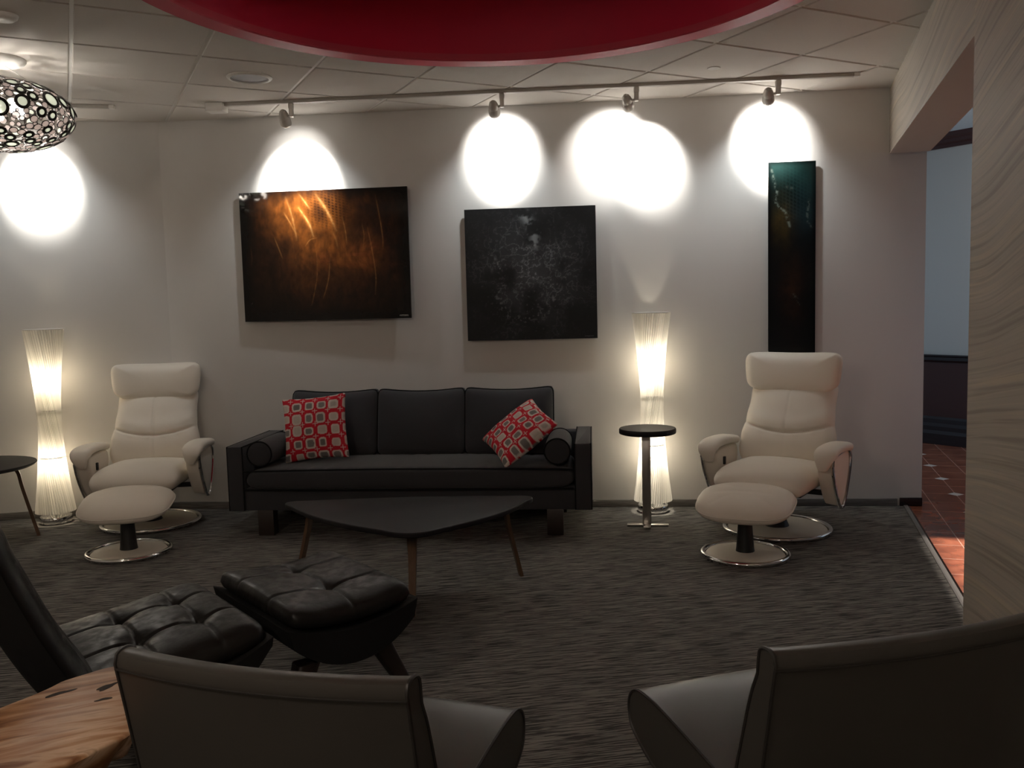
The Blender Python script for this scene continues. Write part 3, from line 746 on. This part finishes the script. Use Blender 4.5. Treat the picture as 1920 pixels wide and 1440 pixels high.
pillow('upright red patterned throw pillow at the left end of the sofa', (-1.295, 5.735, .650), (math.radians(-14), math.radians(-5), math.radians(-3)), .43, 3)
pillow('red patterned throw pillow tipped on its corner at the right end of the sofa', (.036, 5.45, .630), Matrix(((.785, 0, -.39), (.12, 0, .90), (.606, 0, .27))), .42, 8)

# ------------------------------------------------------------------ coffee table
ct = thing('coffee_table', 'low dark triangular coffee table with rounded corners in front of the sofa', 'coffee table', (-.54, 4.37, 0))
def rounded_tri(c, rs, bulge):
    P = [Vector(p) for p in c]; out = []
    n = len(P)
    for i in range(n):
        a, b, d = P[i-1], P[i], P[(i+1) % n]; r = rs[i]
        p0 = b+(a-b).normalized()*r; p2 = b+(d-b).normalized()*r
        for k in range(15):
            t = k/14; out.append(p0*(1-t)**2+b*2*t*(1-t)+p2*t*t)
        q0 = p2; q1 = d+(b-d).normalized()*rs[(i+1) % n]; e = (q1-q0); nn = Vector((e.y, -e.x)).normalized()
        # bulge the side outwards
        for k in range(1, 12):
            t = k/12; out.append(q0+e*t+nn*bulge[i]*4*t*(1-t))
    return out
tri = rounded_tri([(-.74, .20), (.085, -.62), (.70, .19)], [.20, .22, .18], [.045, .045, .03])
tri = [(p.x, p.y) for p in tri]
mb = MB(); mb.prism(tri, .397, .422, .006, 3); mb.build('tabletop', M['tabletop'], ct)
# thin edge under the top
cen = Vector((0.02, -.05))
mb = MB(); mb.prism([((p[0]-cen.x)*.93+cen.x, (p[1]-cen.y)*.90+cen.y) for p in tri], .385, .398, .002); mb.build('sub_top', M['edgewood'], ct)
def bent_leg(top, foot, zt, w=.05, th=.018, inner=.16):
    """bent-ply leg: flat under the top, curving down to the foot"""
    t = Vector(top); f = Vector(foot); d = (f-t); d2 = d.normalized()
    pth = bez([(t.x-d2.x*inner, t.y-d2.y*inner, zt), (t.x-d2.x*.03, t.y-d2.y*.03, zt-.003), (t.x+d2.x*.015, t.y+d2.y*.015, zt-.03), (t.x+d.x*.35, t.y+d.y*.35, zt*.68), (f.x, f.y, 0.0)], 10)
    mb = MB(); n = len(pth)
    side = Vector((-d2.y, d2.x, 0)); rings = []
    for i, p in enumerate(pth):
        p = Vector(p); a = Vector(pth[max(i-1, 0)]); b = Vector(pth[min(i+1, n-1)]); tg = (b-a).normalized(); nn = tg.cross(side).normalized()
        k = i/(n-1); ww = w*(1-.42*max(0, k-.35)/.65)/2; tt = th/2
        if i == n-1: nn = Vector((d2.x, d2.y, 0))
        rings.append([tuple(p+side*ww+nn*tt), tuple(p-side*ww+nn*tt), tuple(p-side*ww-nn*tt), tuple(p+side*ww-nn*tt)])
    mb.loft(rings); return mb
for tp, ft in (((-.52, .17), (-.625, .22)), ((.06, -.35), (.055, -.42)), ((.475, .125), (.563, .158))):
    bent_leg(tp, ft, .378).build('leg', M['legwood'], ct)

# ------------------------------------------------------------------ lamps
def tower_lamp(label, x, y, H, R, twist, rz, e, lcol, cord=None):
    t = thing('spiral_floor_lamp', label, 'floor lamp', (x, y, 0), rz)
    n = 46; per = 8; z0, z1 = .078, H; rings = []
    tw = twist
    for k in range(61):
        s = k/60; z = z0+(z1-z0)*s; ring_ = []
        for i in range(n*per):
            th = 2*PI*i/(n*per)
            r = R*(1+.06*math.cos(th*n))
            a = Vector((r*math.cos(th), r*math.sin(th))); b = Vector((r*math.cos(th+tw), r*math.sin(th+tw)))
            p = a*(1-s)+b*s; ring_.append((p.x, p.y, z))
        rings.append(ring_)
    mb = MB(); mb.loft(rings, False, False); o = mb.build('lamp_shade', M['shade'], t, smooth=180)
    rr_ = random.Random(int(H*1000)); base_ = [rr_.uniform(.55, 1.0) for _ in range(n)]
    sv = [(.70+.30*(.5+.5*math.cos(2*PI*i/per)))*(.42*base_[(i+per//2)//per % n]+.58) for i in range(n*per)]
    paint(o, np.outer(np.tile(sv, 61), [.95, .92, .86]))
    mb = MB()
    mb.tube([(R*1.0*math.cos(a), R*math.sin(a), H) for a in np.linspace(0, 2*PI, 40, endpoint=False)], .005, 6, True); mb.build('top_hoop', M['white'], t)
    for s in (.30, .56):
        z = z0+(z1-z0)*s; rr = R*math.sqrt((1-s)**2+s*s+2*s*(1-s)*math.cos(tw))*.93
        mb = MB(); mb.tube([(rr*math.cos(a), rr*math.sin(a), z) for a in np.linspace(0, 2*PI, 36, endpoint=False)], .004, 6, True); mb.build('inner_hoop', M['black'], t)
    mb = MB(); mb.lathe([(0, 0), (R*.82, 0), (R*.85, .006), (R*.85, .040), (R*.82, .048), (R*.70, .050), (0, .050)], 48); mb.build('base', M['chrome'], t)
    mb = MB(); mb.tube([(0, 0, .045), (0, 0, H-.25)], .007, 8); mb.build('inner_pole', M['steel'], t)
    for z in (.43, 1.0):
        mb = MB(); mb.lathe([(0, .05), (.016, .045), (.03, .02), (.03, 0), (.02, -.025), (.013, -.05), (0, -.055)], 20); o = mb.build('bulb', M['bulbsoft'], t); o.location = (0.0, .0, z)
        ld = bpy.data.lights.new('lamp glow', 'POINT'); ld.energy = e; ld.shadow_soft_size = .035; ld.color = lcol
        lo = bpy.data.objects.new('lamp_glow', ld); COL.objects.link(lo); lo.parent = t; lo.location = (0, 0, z)
    if cord:
        mb = MB(); mb.tube(bez(cord, 8), .0035, 6); mb.build('power_cord', M['rubber'], t)
    return t
M['bulbsoft'] = emit('warm bulb', (1, .88, .68), 14)
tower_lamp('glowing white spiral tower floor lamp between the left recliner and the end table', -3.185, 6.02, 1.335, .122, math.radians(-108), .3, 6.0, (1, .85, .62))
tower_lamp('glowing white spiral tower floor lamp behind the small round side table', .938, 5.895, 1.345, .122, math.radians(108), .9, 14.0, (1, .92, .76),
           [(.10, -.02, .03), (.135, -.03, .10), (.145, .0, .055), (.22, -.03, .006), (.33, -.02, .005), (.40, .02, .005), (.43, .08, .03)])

# ------------------------------------------------------------------ small side table
st = thing('side_table', 'small round black side table on a steel column in front of the right lamp', 'side table', (.835, 5.50, 0), -.15)
mb = MB(); mb.lathe([(0, .592), (.165, .592), (.176, .596), (.178, .602), (.178, .622), (.174, .628), (0, .630)], 56); o = mb.build('tabletop', M['tabletop'], st); o.location = (.01, .0, 0)
mb = MB(); mb.box(-.027, .027, -.018, .018, .012, .594, .003); mb.build('column', M['steel'], st)
mb = MB(); mb.box(-.125, .135, -.018, .018, 0, .014, .003); mb.box(-.022, .022, -.085, .06, 0, .016, .003); mb.build('foot', M['steel'], st)

# ------------------------------------------------------------------ end table left
et = thing('end_table', 'round dark end table with bent wood legs at the left edge', 'end table', (-3.44, 5.49, 0))
mb = MB(); mb.lathe([(0, .472), (.355, .472), (.375, .480), (.388, .492), (.385, .498), (.375, .50), (0, .50)], 64); mb.build('tabletop', M['tabletop'], et)
for a in (.50, .50+2*PI/3, .50+4*PI/3):
    bent_leg((.255*math.cos(a), .255*math.sin(a)), (.365*math.cos(a), .365*math.sin(a)), .462, w=.06, th=.02).build('leg', M['legwood'], et)

# ------------------------------------------------------------------ cream recliners and footstools
def disc_base(t, R):
    mb = MB(); mb.lathe([(0, 0), (R-.016, 0), (R-.016, .010), (R-.024, .018), (R*.6, .025), (0, .030)], 56); b = mb.build('base', M['creampad'], t)
    mb = MB(); mb.tube([(R*math.cos(a)-.0*R, R*math.sin(a), R*0+.0145) for a in np.linspace(0, 2*PI, 64, endpoint=False)], .0145, 10, True); mb.build('chrome_rim', M['chrome'], b)
def recliner():
    t = thing('recliner_chair', 'x', 'armchair', (0, 0, 0), 0, 'cream leather recliners')
    disc_base(t, .315)
    mb = MB(); mb.lathe([(0, .02), (.075, .025), (.06, .06), (.042, .12), (.040, .27), (0, .27)], 28); mb.build('column', M['black'], t)
    mb = MB(); mb.box(-.20, .20, -.18, .22, .25, .275, .004); mb.box(-.36, .36, .02, .07, .235, .262, .004); mb.build('under_frame', M['black'], t)
    # seat cushion
    def S(u, v, s):
        X, Y, m = sq(u, v, 7); e = edge(m, 5, .5)
        y = -.06+Y*.325; x = X*(.285+.0*v)
        z = .352+.012*(-v)+(.078*e+.018*(1-u*u)*(1-v*v)) if s > 0 else .352+.012*(-v)-.085*e
        if v < 0: z -= .03*(-v)**3
        z -= .012*math.exp(-((v-.05)/.06)**2)*e*(s > 0)*.5
        return x, y, z
    mb = MB(); mb.sheet(36, 36, lambda u, v: S(u, v, 1), lambda u, v: S(u, v, -1)); mb.build('seat', M['cream'], t, smooth=120)
    # backrest: centre line climbs and leans back
    def cl(h):   # h 0..1 -> y, z
        return .175+.20*h+.03*math.sin(h*PI)*-1, .375+.50*h
    def wd(h):
        pts_ = [(-.05, .285), (.15, .308), (.32, .300), (.55, .278), (.75, .270), (1.0, .275)]
        for (a, wa), (b, wb) in zip(pts_, pts_[1:]):
            if h <= b: k = (h-a)/(b-a); k = k*k*(3-2*k); return wa+(wb-wa)*k
        return pts_[-1][1]
    def Bk(u, v, s):
        X, Y, m = sq(u, v, 14); h = (Y+1)/2; y, z = cl(h); w = wd(h); e = edge(max(abs(u), abs(v)), 7, .5)
        f = .072*e+.018*(1-u*u)*e
        if s > 0:
            hh = h-.055*(1-u*u)*-1
            seam = .50-.13*(1-u*u)
            f -= .020*math.exp(-((h-seam)/.016)**2)*e
            f += .014*math.exp(-((h-seam-.10)/.09)**2)*e + .014*math.exp(-((h-seam+.13)/.12)**2)*e
            f -= .006*math.exp(-(u/.02)**2)*e*(1-.5*abs(h-.4))
            f += .020*abs(u)**3*e*(h < .5)*(1-2*h)
            f += .0035*math.sin(u*17+h*9)*math.exp(-((h-seam)/.05)**2)*e
            ny, nz = -.93, .36
        else: ny, nz = .93, -.36; f *= .9
        return X*w, y+ny*f, z+nz*f*.9
    mb = MB(); mb.sheet(56, 80, lambda u, v: Bk(u, v, 1), lambda u, v: Bk(u, v, -1), conc=None); mb.build('backrest', M['cream'], t, smooth=120)
    # headrest: wider wing-ended roll on top
    def Hd(u, v, s):
        X, Y, m = sq(u, v, 6 if v > 0 else 5); h = (Y+1)/2; e = edge(m, 5, .5)
        z = .795+.275*h+.012*u*u*(v > 0)*v+.035*u*u*(1-h)
        y = .345+.03*h
        w = .308-.018*(1-h)**2*1.4
        f = (.085*e+.018*math.sin(h*PI)*(1-u*u)) 
        y2 = y-.055*abs(u)**3
        return X*w, y2-(f if s > 0 else -.7*f), z
    mb = MB(); mb.sheet(44, 34, lambda u, v: Hd(u, v, 1), lambda u, v: Hd(u, v, -1)); mb.build('headrest', M['cream'], t, smooth=120)
    # arms
    for sx in (-1, 1):
        X = sx*.352
        loop = [(-.225, .46), (-.215, .497), (-.15, .512), (.05, .517), (.14, .502), (.165, .46), (.145, .38), (.085, .275), (.025, .20), (-.02, .185), (-.075, .21), (-.14, .29), (-.195, .38)]
        Pl = bez([(0, a, b) for a, b in loop+[loop[0]]], 6)[:-1]
        mb = MB(); mb.tube([(X+sx*.040, p[1], p[2]) for p in Pl], .0105, 8, True); mb.build('arm_frame', M['chrome'], t)
        mb = MB(); c = Vector((0, -.03, .38))
        rings = []
        for xo, k in ((-.055, .80), (-.045, .92), (.020, .965), (.034, .95), (.040, .84), (.043, .4)):
            rings.append([(X+sx*xo, c.y+(p[1]-c.y)*k, c.z+(p[2]-c.z)*k) for p in Pl])
        mb.loft(rings); mb.build('arm_panel', M['cream'], t, smooth=80)
        # padded top that rolls over the front
        pth = bez([(X, .185, .500), (X, .13, .525), (X, 0, .538), (X, -.13, .540), (X, -.205, .530), (X, -.243, .502), (X-sx*.006, -.245, .468), (X-sx*.012, -.235, .435)], 8)
        nP = len(pth); rings = []
        for i, p in enumerate(pth):
            k = i/(nP-1); a = Vector(pth[max(0, i-1)]); b = Vector(pth[min(nP-1, i+1)]); tg = (b-a).normalized(); side = Vector((1, 0, 0)); nn = side.cross(tg)
            wv = .066*(min(1, .35+k*5))*(1-.62*max(0, k-.62)/.38); tv = .028*(min(1, .4+k*5))*(1-.55*max(0, k-.62)/.38)
            rings.append([tuple(Vector(p)+side*wv*math.copysign(abs(math.cos(q))**.6, math.cos(q))+nn*tv*math.copysign(abs(math.sin(q))**.75, math.sin(q))) for q in np.linspace(0, 2*PI, 24, endpoint=False)])
        mb = MB(); mb.loft(rings); mb.build('arm_pad', M['cream'], t, smooth=120)
        if sx < 0:
            mb = MB(); mb.box(-.300, -.284, -.12, -.098, .40, .45, .004); mb.build('recline_lever', M['black'], t)
    return t
def footstool():
    t = thing('footstool', 'x', 'footstool', (0, 0, 0), 0, 'cream leather footstools')
    disc_base(t, .232)
    mb = MB(); mb.lathe([(0, .02), (.052, .022), (.048, .05), (.036, .22), (.036, .27), (0, .27)], 28); mb.build('column', M['black'], t)
    def S(u, v, s):
        X, Y, m = sq(u, v, 3.1); e = edge(m, 4.5, .5)
        x = X*(.262+.012*Y); y = Y*.215; z0 = .292+.040*Y
        if s > 0:
            z = z0+.055*e+.022*(1-u*u)*(1-v*v)-.007*math.exp(-((v+.05)/.03)**2)*e*(abs(u) < .6)
        else: z = z0-.055*e
        return x, y, z
    mb = MB(); mb.sheet(40, 40, lambda u, v: S(u, v, 1), lambda u, v: S(u, v, -1)); c = mb.build('cushion', M['cream'], t, smooth=120)
    pth = []
    for a in np.linspace(0, 2*PI, 80, endpoint=False):
        cc, s = math.cos(a), math.sin(a); m_ = max(abs(cc), abs(s)); pth.append(S(cc/m_, s/m_, 1))
    mb = MB(); mb.tube([(p[0]*1.004, p[1]*1.004, p[2]) for p in pth], .0045, 6, True); mb.build('piping', M['creampad'], c)
    return t
r1 = recliner(); r2 = dup(r1)
r1.location = (1.61, 5.335, 0); r1.rotation_euler = (0, 0, math.radians(-35))
r1['label'] = 'cream leather swivel recliner under the tall narrow teal painting'
r2.location = (-2.485, 5.92, 0); r2.rotation_euler = (0, 0, math.radians(6))
r2['label'] = 'cream leather swivel recliner in the left corner beside the sofa'
f1 = footstool(); f2 = dup(f1)
f1.location = (1.27, 4.79, 0); f1.rotation_euler = (0, 0, math.radians(-24)); f1['label'] = 'cream leather footstool on a disc base in front of the right recliner'
f2.location = (-2.315, 5.17, 0); f2.rotation_euler = (0, 0, math.radians(11)); f2['label'] = 'cream leather footstool on a disc base in front of the left corner recliner'

# ------------------------------------------------------------------ black tufted lounge chair and ottoman
E1 = Vector((.775, .632)); E2 = Vector((.632, -.775)); LR = math.atan2(E1.y, E1.x)     # local x = E1 (forward), local y = -E2
def tuft(px, py, btn, seams_x, seams_y, L, Wd):
    """height loss at px,py for buttons and seams"""
    d = 0
    for bx, by in btn: d += .017*math.exp(-(((px-bx)/.045)**2+((py-by)/.045)**2))+.009*math.exp(-(((px-bx)/.013)**2+((py-by)/.015)**2))
    for x in seams_x: d += .007*math.exp(-((px-x)/.006)**2)
    for y in seams_y: d += .007*math.exp(-((py-y)/.006)**2)
    return d
def tapered_leg(p0, p1, w0, w1):
    a, b = Vector(p0), Vector(p1); mb = MB(); rings = []
    for k in range(2):
        c = (a, b)[k]; w = (w0, w1)[k]/2; rings.append([(c.x+q[0], c.y+q[1], c.z) for q in rrect(0, 0, 2*w, 2*w*.8, w*.35, 3)])
    mb.loft(rings); return mb
ot = thing('tufted_ottoman', 'black tufted leather ottoman with splayed legs in front of the lounge chair', 'ottoman', (-.757, 3.179, 0), LR)
OX, OY = .235, .325
def saddle(x): return .055*(x/OX)**2
btn = [(-.0, .13), (.0, -.13)] ; sx_ = [0.0]; sy_ = [.13, -.13]
def OS(u, v, s):
    X, Y, m = sq(u, v, 16); e = edge(max(abs(u), abs(v)), 12, .5); x = X*OX; y = Y*OY
    base = .372+saddle(x)*.55
    if s > 0: return x, y, base+.050*e+.020*(1-u*u)*(1-v*v)-tuft(x, y, btn, sx_, sy_, OX, OY)*e*1.0
    return x, y, base-.030*e
mb = MB(); mb.sheet(80, 96, lambda u, v: OS(u, v, 1), lambda u, v: OS(u, v, -1), conc=None); mb.build('cushion', M['blacklea'], ot, smooth=120)
def shell(L, Wd, z0, rise, th, rise_b=None):
    """curved cradle: arc along local x, rims at both ends, extruded along y"""
    n = 28; top = []; bot = []
    for i in range(n+1):
        s = -1+2*i/n; x = s*L
        r = rise if s > 0 else (rise_b if rise_b is not None else rise)
        top.append((x, z0+r*abs(s)**2.0)); bot.append((x*.94, z0-.045-(th-.045)*(1-abs(s)**2.2)+r*abs(s)**2.0*.6))
    mb = MB()
    rings = []
    for y, k in ((-Wd, .985), (-Wd+.008, 1.0), (Wd-.008, 1.0), (Wd, .985)):
        poly = [(a*k, b) for a, b in top]+[(a*k, b) for a, b in bot[::-1]]
        rings.append([(a, y, b) for a, b in poly])
    mb.loft(rings); return mb
shell(.250, .330, .334, .046, .120).build('shell', M['blackfab'], ot, smooth=60)
for x, y in ((.14, .22), (.14, -.22), (-.14, .22), (-.14, -.22)):
    tapered_leg((x, y, .22), (x*1.75, y*1.22, 0), .085, .045).build('leg', M['darkwood'], ot)
lc = thing('lounge_chair', 'black tufted leather lounge chair seen from behind at the left edge', 'armchair', (-1.018, 3.008, 0), LR)   # origin: seat front centre
LX, LY = .30, .335
btn2 = [(-.14, .115), (-.14, -.115), (-.33, .115), (-.33, -.115)]
def LS(u, v, s):
    X, Y, m = sq(u, v, 14); e = edge(max(abs(u), abs(v)), 10, .5); x = -.285+X*LX; y = Y*LY
    base = .368-.075*sstep(0, 1, -x/.58)+.01*math.sin(x*9)
    if s > 0: return x, y, base+.060*e+.022*(1-u*u)*(1-v*v)-tuft(x, y, btn2, [-.14, -.33], [.115, -.115], 1, 1)*e*1.25
    return x, y, base-.035*e
mb = MB(); mb.sheet(90, 96, lambda u, v: LS(u, v, 1), lambda u, v: LS(u, v, -1), conc=None); mb.build('seat_cushion', M['blacklea'], lc, smooth=120)
# shell seat pan
prof_t = bez([(.015, .375, 0), (-.10, .325, 0), (-.30, .268, 0), (-.46, .26, 0)], 8); prof_b = bez([(.01, .345, 0), (-.08, .26, 0), (-.30, .185, 0), (-.50, .19, 0)], 8)
mb = MB(); mb.loft([[(p[0], y, p[1]) for p in prof_t+prof_b[::-1]] for y in (-.35, .35)]); mb.build('seat_shell', M['blackfab'], lc, smooth=60)
# backrest
def LB(u, v, s):
    X, Y, m = sq(u, v, 9); h = (Y+1)/2; e = edge(max(abs(u), abs(v)), 8, .5)
    x = -.455-.37*h**.62; z = .25+.74*h
    f = .062*e
    if s > 0: f += -tuft(X*.34, h*.66, [(-.115, .2), (.115, .2), (-.115, .42), (.115, .42)], [-.115, .115], [.2, .42], 1, 1)*e*.9+.02*(1-u*u)*e
    return x+(f if s > 0 else -f*.75)*.9, X*.345, z+(f if s > 0 else -f)*.40
mb = MB(); mb.sheet(60, 70, lambda u, v: LB(u, v, 1), lambda u, v: LB(u, v, -1), conc=None); mb.build('backrest', M['blacklea'], lc, smooth=120)
def LBs(u, v, s):
    x, y, z = LB(u, v, -1); e = edge(max(abs(u), abs(v)), 8, .5); k = 1.0 if s > 0 else .018
    return x-.022*e*(s < 0)+.012*(s > 0), y*1.012, z-.008*e*(s < 0)
mb = MB(); mb.sheet(40, 50, lambda u, v: LBs(u, v, 1), lambda u, v: LBs(u, v, -1), conc=None); mb.build('back_shade_sheet', M['blackfab'], lc, smooth=120)  # added black sheet that stands in for the shadow on the chair's rear
for x, y in ((-.12, .25), (-.12, -.25), (-.48, .25), (-.48, -.25)):
    tapered_leg((x, y, .22), (x+(.09 if x > -.3 else -.10), y*1.22, 0), .085, .045).build('leg', M['darkwood'], lc)

# ------------------------------------------------------------------ live-edge wood side table
def slab_mat():
    m = mat('live edge wood', (.3, .15, .07), .46, spec=.4); N, L, b = nodes(m)
    tc = N.new('ShaderNodeTexCoord'); mp = N.new('ShaderNodeMapping'); mp.inputs['Rotation'].default_value = (0, 0, math.radians(-22)); L.new(tc.outputs['Object'], mp.inputs['Vector'])
    mp2 = N.new('ShaderNodeMapping'); mp2.inputs['Scale'].default_value = (1.6, 11, 4); L.new(mp.outputs[0], mp2.inputs['Vector'])
    n1 = N.new('ShaderNodeTexNoise'); n1.inputs['Scale'].default_value = 2.0; n1.inputs['Detail'].default_value = 6; n1.inputs['Distortion'].default_value = .9; L.new(mp2.outputs[0], n1.inputs['Vector'])
    r1_ = ramp(N, [(.34, (.24, .10, .04)), (.45, (.54, .30, .15)), (.57, (.78, .56, .38)), (.70, (.30, .13, .05))]); L.new(n1.outputs['Fac'], r1_.inputs['Fac'])
    n2 = N.new('ShaderNodeTexNoise'); n2.inputs['Scale'].default_value = 2.2; n2.inputs['Detail'].default_value = 3; L.new(tc.outputs['Object'], n2.inputs['Vector'])
    r2_ = ramp(N, [(.40, (.42, .26, .16)), (.60, (1, 1, 1))]); L.new(n2.outputs['Fac'], r2_.inputs['Fac'])
    mx = N.new('ShaderNodeMix'); mx.data_type = 'RGBA'; mx.blend_type = 'MULTIPLY'; mx.inputs['Factor'].default_value = .75
    L.new(r1_.outputs['Color'], mx.inputs['A']); L.new(r2_.outputs['Color'], mx.inputs['B']); L.new(mx.outputs['Result'], b.inputs['Base Color'])
    return m
wt = thing('live_edge_table', 'polished live-edge wood side table at the bottom left between the chairs', 'side table', (-1.12, 1.83, 0))
oc = Vector((-1.12, 1.83))
outl = [(-1.035, 2.262), (-1.085, 2.222), (-1.144, 2.165), (-1.172, 2.105), (-1.228, 2.005), (-1.33, 1.86), (-1.42, 1.70), (-1.44, 1.52), (-1.34, 1.40), (-1.16, 1.42), (-1.04, 1.56), (-.945, 1.715), (-.895, 1.80), (-.862, 1.862), (-.865, 1.93), (-.90, 2.04), (-.96, 2.17)]
sm = bez([(a-oc.x, b-oc.y, 0) for a, b in outl+[outl[0]]], 5)[:-1]
def live(mb):
    n = len(sm); rings = []
    for z, k in ((.425, -.055), (.433, -.035), (.452, -.022), (.478, -.006), (.492, 0), (.498, -.003), (.5, -.008)):
        ring_ = []
        for i, p in enumerate(sm):
            a = Vector(sm[i-1]); b = Vector(sm[(i+1) % n]); t = (b-a).normalized(); nn = Vector((t.y, -t.x, 0))
            if Vector(p[:3]).dot(nn) < 0: nn = -nn
            kk = k*(1+.35*math.sin(i*.9))
            ring_.append((p[0]+nn.x*kk, p[1]+nn.y*kk, z))
        rings.append(ring_)
    mb.loft(rings)
mb = MB(); live(mb); slab = mb.build('slab_top', slab_mat(), wt, smooth=50)
M['knot'] = mat('dark knot', (.02, .010, .006), .7)
def knot(cx, cy, a, b, rot):
    mb = MB(); pts_ = []
    for t in np.linspace(0, 2*PI, 20, endpoint=False):
        r = 1+.18*math.sin(3*t+cx*9)+.1*math.sin(5*t); x, y = a*r*math.cos(t), b*r*math.sin(t)
        pts_.append((cx-oc.x+x*math.cos(rot)-y*math.sin(rot), cy-oc.y+x*math.sin(rot)+y*math.cos(rot)))
    mb.prism(pts_, .4985, .5006); mb.build('knot', M['knot'], slab, smooth=0)
knot(-1.020, 2.105, .012, .026, -.5); knot(-.995, 2.035, .020, .006, .5); knot(-1.120, 2.075, .036, .008, .7)
mb = MB(); mb.lathe([(0, 0), (.15, 0), (.14, .03), (.10, .12), (.095, .28), (.13, .40), (.14, .43), (0, .43)], 28); pb = mb.build('trunk_base', M['darkwood'], wt); pb.location = (-.02, -.05, 0)

# ------------------------------------------------------------------ grey leather lounge chairs (seen from behind)
def grey_chair(label, x, y, rz, Wd):
    t = thing('slipper_chair', label, 'chair', (x, y, 0), rz, 'grey leather slipper chairs')
    h = Wd/2
    # backrest profile in (y,z): rear face, rounded top, front face; y forward
    BT = .752
    pr = bez([(.10, .22, 0), (.065, .42, 0), (.025, .62, 0), (.002, BT-.022, 0)], 8)+bez([(.004, BT-.006, 0), (.020, BT, 0), (.040, BT-.001, 0), (.056, BT-.010, 0), (.061, BT-.028, 0)], 5)[1:]+bez([(.064, BT-.06, 0), (.095, .62, 0), (.15, .44, 0), (.19, .30, 0), (.19, .22, 0)], 8)
    def bowed(p, X):      # gentle wrap of the back
        k = (X/h)**2; return (X, p[0]+.035*k, p[1]-.012*k*(p[1] > .5)*0)
    mb = MB(); nx = 28; rings = []
    for i in range(nx+1):
        X = -h+2*h*i/nx; rings.append([bowed(p, X) for p in pr])
    mb.loft(rings); mb.build('backrest', M['greylea'], t, smooth=45)
    for X in (-h, h):
        mb = MB(); mb.tube([bowed(p, X*1.0) for p in pr], .0042, 6); mb.build('piping', M['greypipe'], t)
    mb = MB(); mb.tube([bowed((.0, BT-.032), -h+2*h*i/nx) for i in range(nx+1)], .0022, 6); mb.build('seam', M['greypipe'], t)
    # seat profile: rear -> front nose -> underside
    sp_ = bez([(.14, .405, 0), (.25, .428, 0), (.42, .456, 0), (.53, .466, 0), (.585, .458, 0), (.612, .430, 0), (.614, .39, 0), (.590, .350, 0), (.48, .300, 0), (.30, .250, 0), (.14, .225, 0)], 6)
    mb = MB(); rings = []
    hs = h-.005
    for i in range(nx+1):
        X = -hs+2*hs*i/nx; k = 1-(X/hs)**2; rings.append([(X*(1+.15*(p[0]/.6)), p[0], p[1]+.008*k*(p[1] > .38)) for p in sp_])
    mb.loft(rings); mb.build('seat', M['greylea'], t, smooth=45)
    for X in (-hs, hs):
        mb = MB(); mb.tube([(X*(1+.15*(p[0]/.6)), p[0], p[1]) for p in sp_[:56]], .0042, 6); mb.build('piping', M['greypipe'], t)
    for lx, ly in ((-h+.06, .50), (h-.06, .50), (-h+.06, .15), (h-.06, .15)):
        tapered_leg((lx, ly, .30 if ly > .3 else .24), (lx, ly+(.02 if ly > .3 else -.05), 0), .05, .032).build('leg', M['darkwood'], t)
    return t
grey_chair('grey leather slipper chair at the bottom left, beside the live-edge table', -.507, 1.555, -math.radians(16.7), .62)
grey_chair('grey leather slipper chair at the bottom right, in front of the patterned wall', .820, 1.648, math.radians(16.0), .69)

# ------------------------------------------------------------------ lights
def light(name, typ, loc, e, col, **k):
    ld = bpy.data.lights.new(name, typ); ld.energy = e; ld.color = col
    aim = k.pop('aim', None)
    for a, b in k.items(): setattr(ld, a, b)
    o = bpy.data.objects.new(name, ld); COL.objects.link(o); o.location = loc
    if aim: o.rotation_euler = (Vector(aim)-Vector(loc)).normalized().to_track_quat('-Z', 'Y').to_euler()
    return o
dlp = HC+HD*(-1.50)+HN*.263; dla = HC+HD*(-1.62)+HN*.25
light('hall_downlight', 'SPOT', (dlp.x, dlp.y, 2.88), 400, (1, .90, .80), spot_size=math.radians(34), spot_blend=.25, shadow_soft_size=.02, aim=(dla.x, dla.y, 0))
light('hall_lamp', 'POINT', (4.2, 6.2, 2.6), 5, (1, .92, .82), shadow_soft_size=.15)
light('hall_daylight', 'AREA', (6.6, 4.6, 1.4), 20, (.52, .74, 1.0), size=1.6, spread=math.radians(75), aim=(4.1, 8.2, 1.2))
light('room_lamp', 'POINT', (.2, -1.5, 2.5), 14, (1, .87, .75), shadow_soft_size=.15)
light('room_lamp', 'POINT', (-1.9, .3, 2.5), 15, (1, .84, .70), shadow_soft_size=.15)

w = bpy.data.worlds.new('World'); SC.world = w; w.use_nodes = True
w.node_tree.nodes['Background'].inputs['Color'].default_value = (.02, .02, .02, 1)

# ------------------------------------------------------------------ camera
f, pitch, roll = 1652.58, .0876, -.0256
c, s = math.cos(pitch), math.sin(pitch)
r0 = Vector((1, 0, 0)); fw = Vector((0, c, -s)); u0 = Vector((0, s, c))
rr = r0*math.cos(roll)+u0*math.sin(roll); uu = u0*math.cos(roll)-r0*math.sin(roll)
cam = bpy.data.cameras.new('camera'); co = bpy.data.objects.new('camera', cam); COL.objects.link(co)
cam.sensor_width = 36; cam.sensor_fit = 'HORIZONTAL'; cam.lens = f*36/1920; cam.clip_start = .05
co.matrix_world = Matrix(((rr.x, uu.x, -fw.x, 0), (rr.y, uu.y, -fw.y, 0), (rr.z, uu.z, -fw.z, CAM_H), (0, 0, 0, 1)))
SC.camera = co
SC.view_settings.view_transform = 'Standard'; SC.view_settings.look = 'None'
SC.view_settings.exposure = 1.55; SC.view_settings.gamma = 1; SC.view_settings.use_curve_mapping = False
SC.cycles.use_denoising = True
SC.cycles.max_bounces = 10; SC.cycles.diffuse_bounces = 6; SC.cycles.sample_clamp_indirect = 4
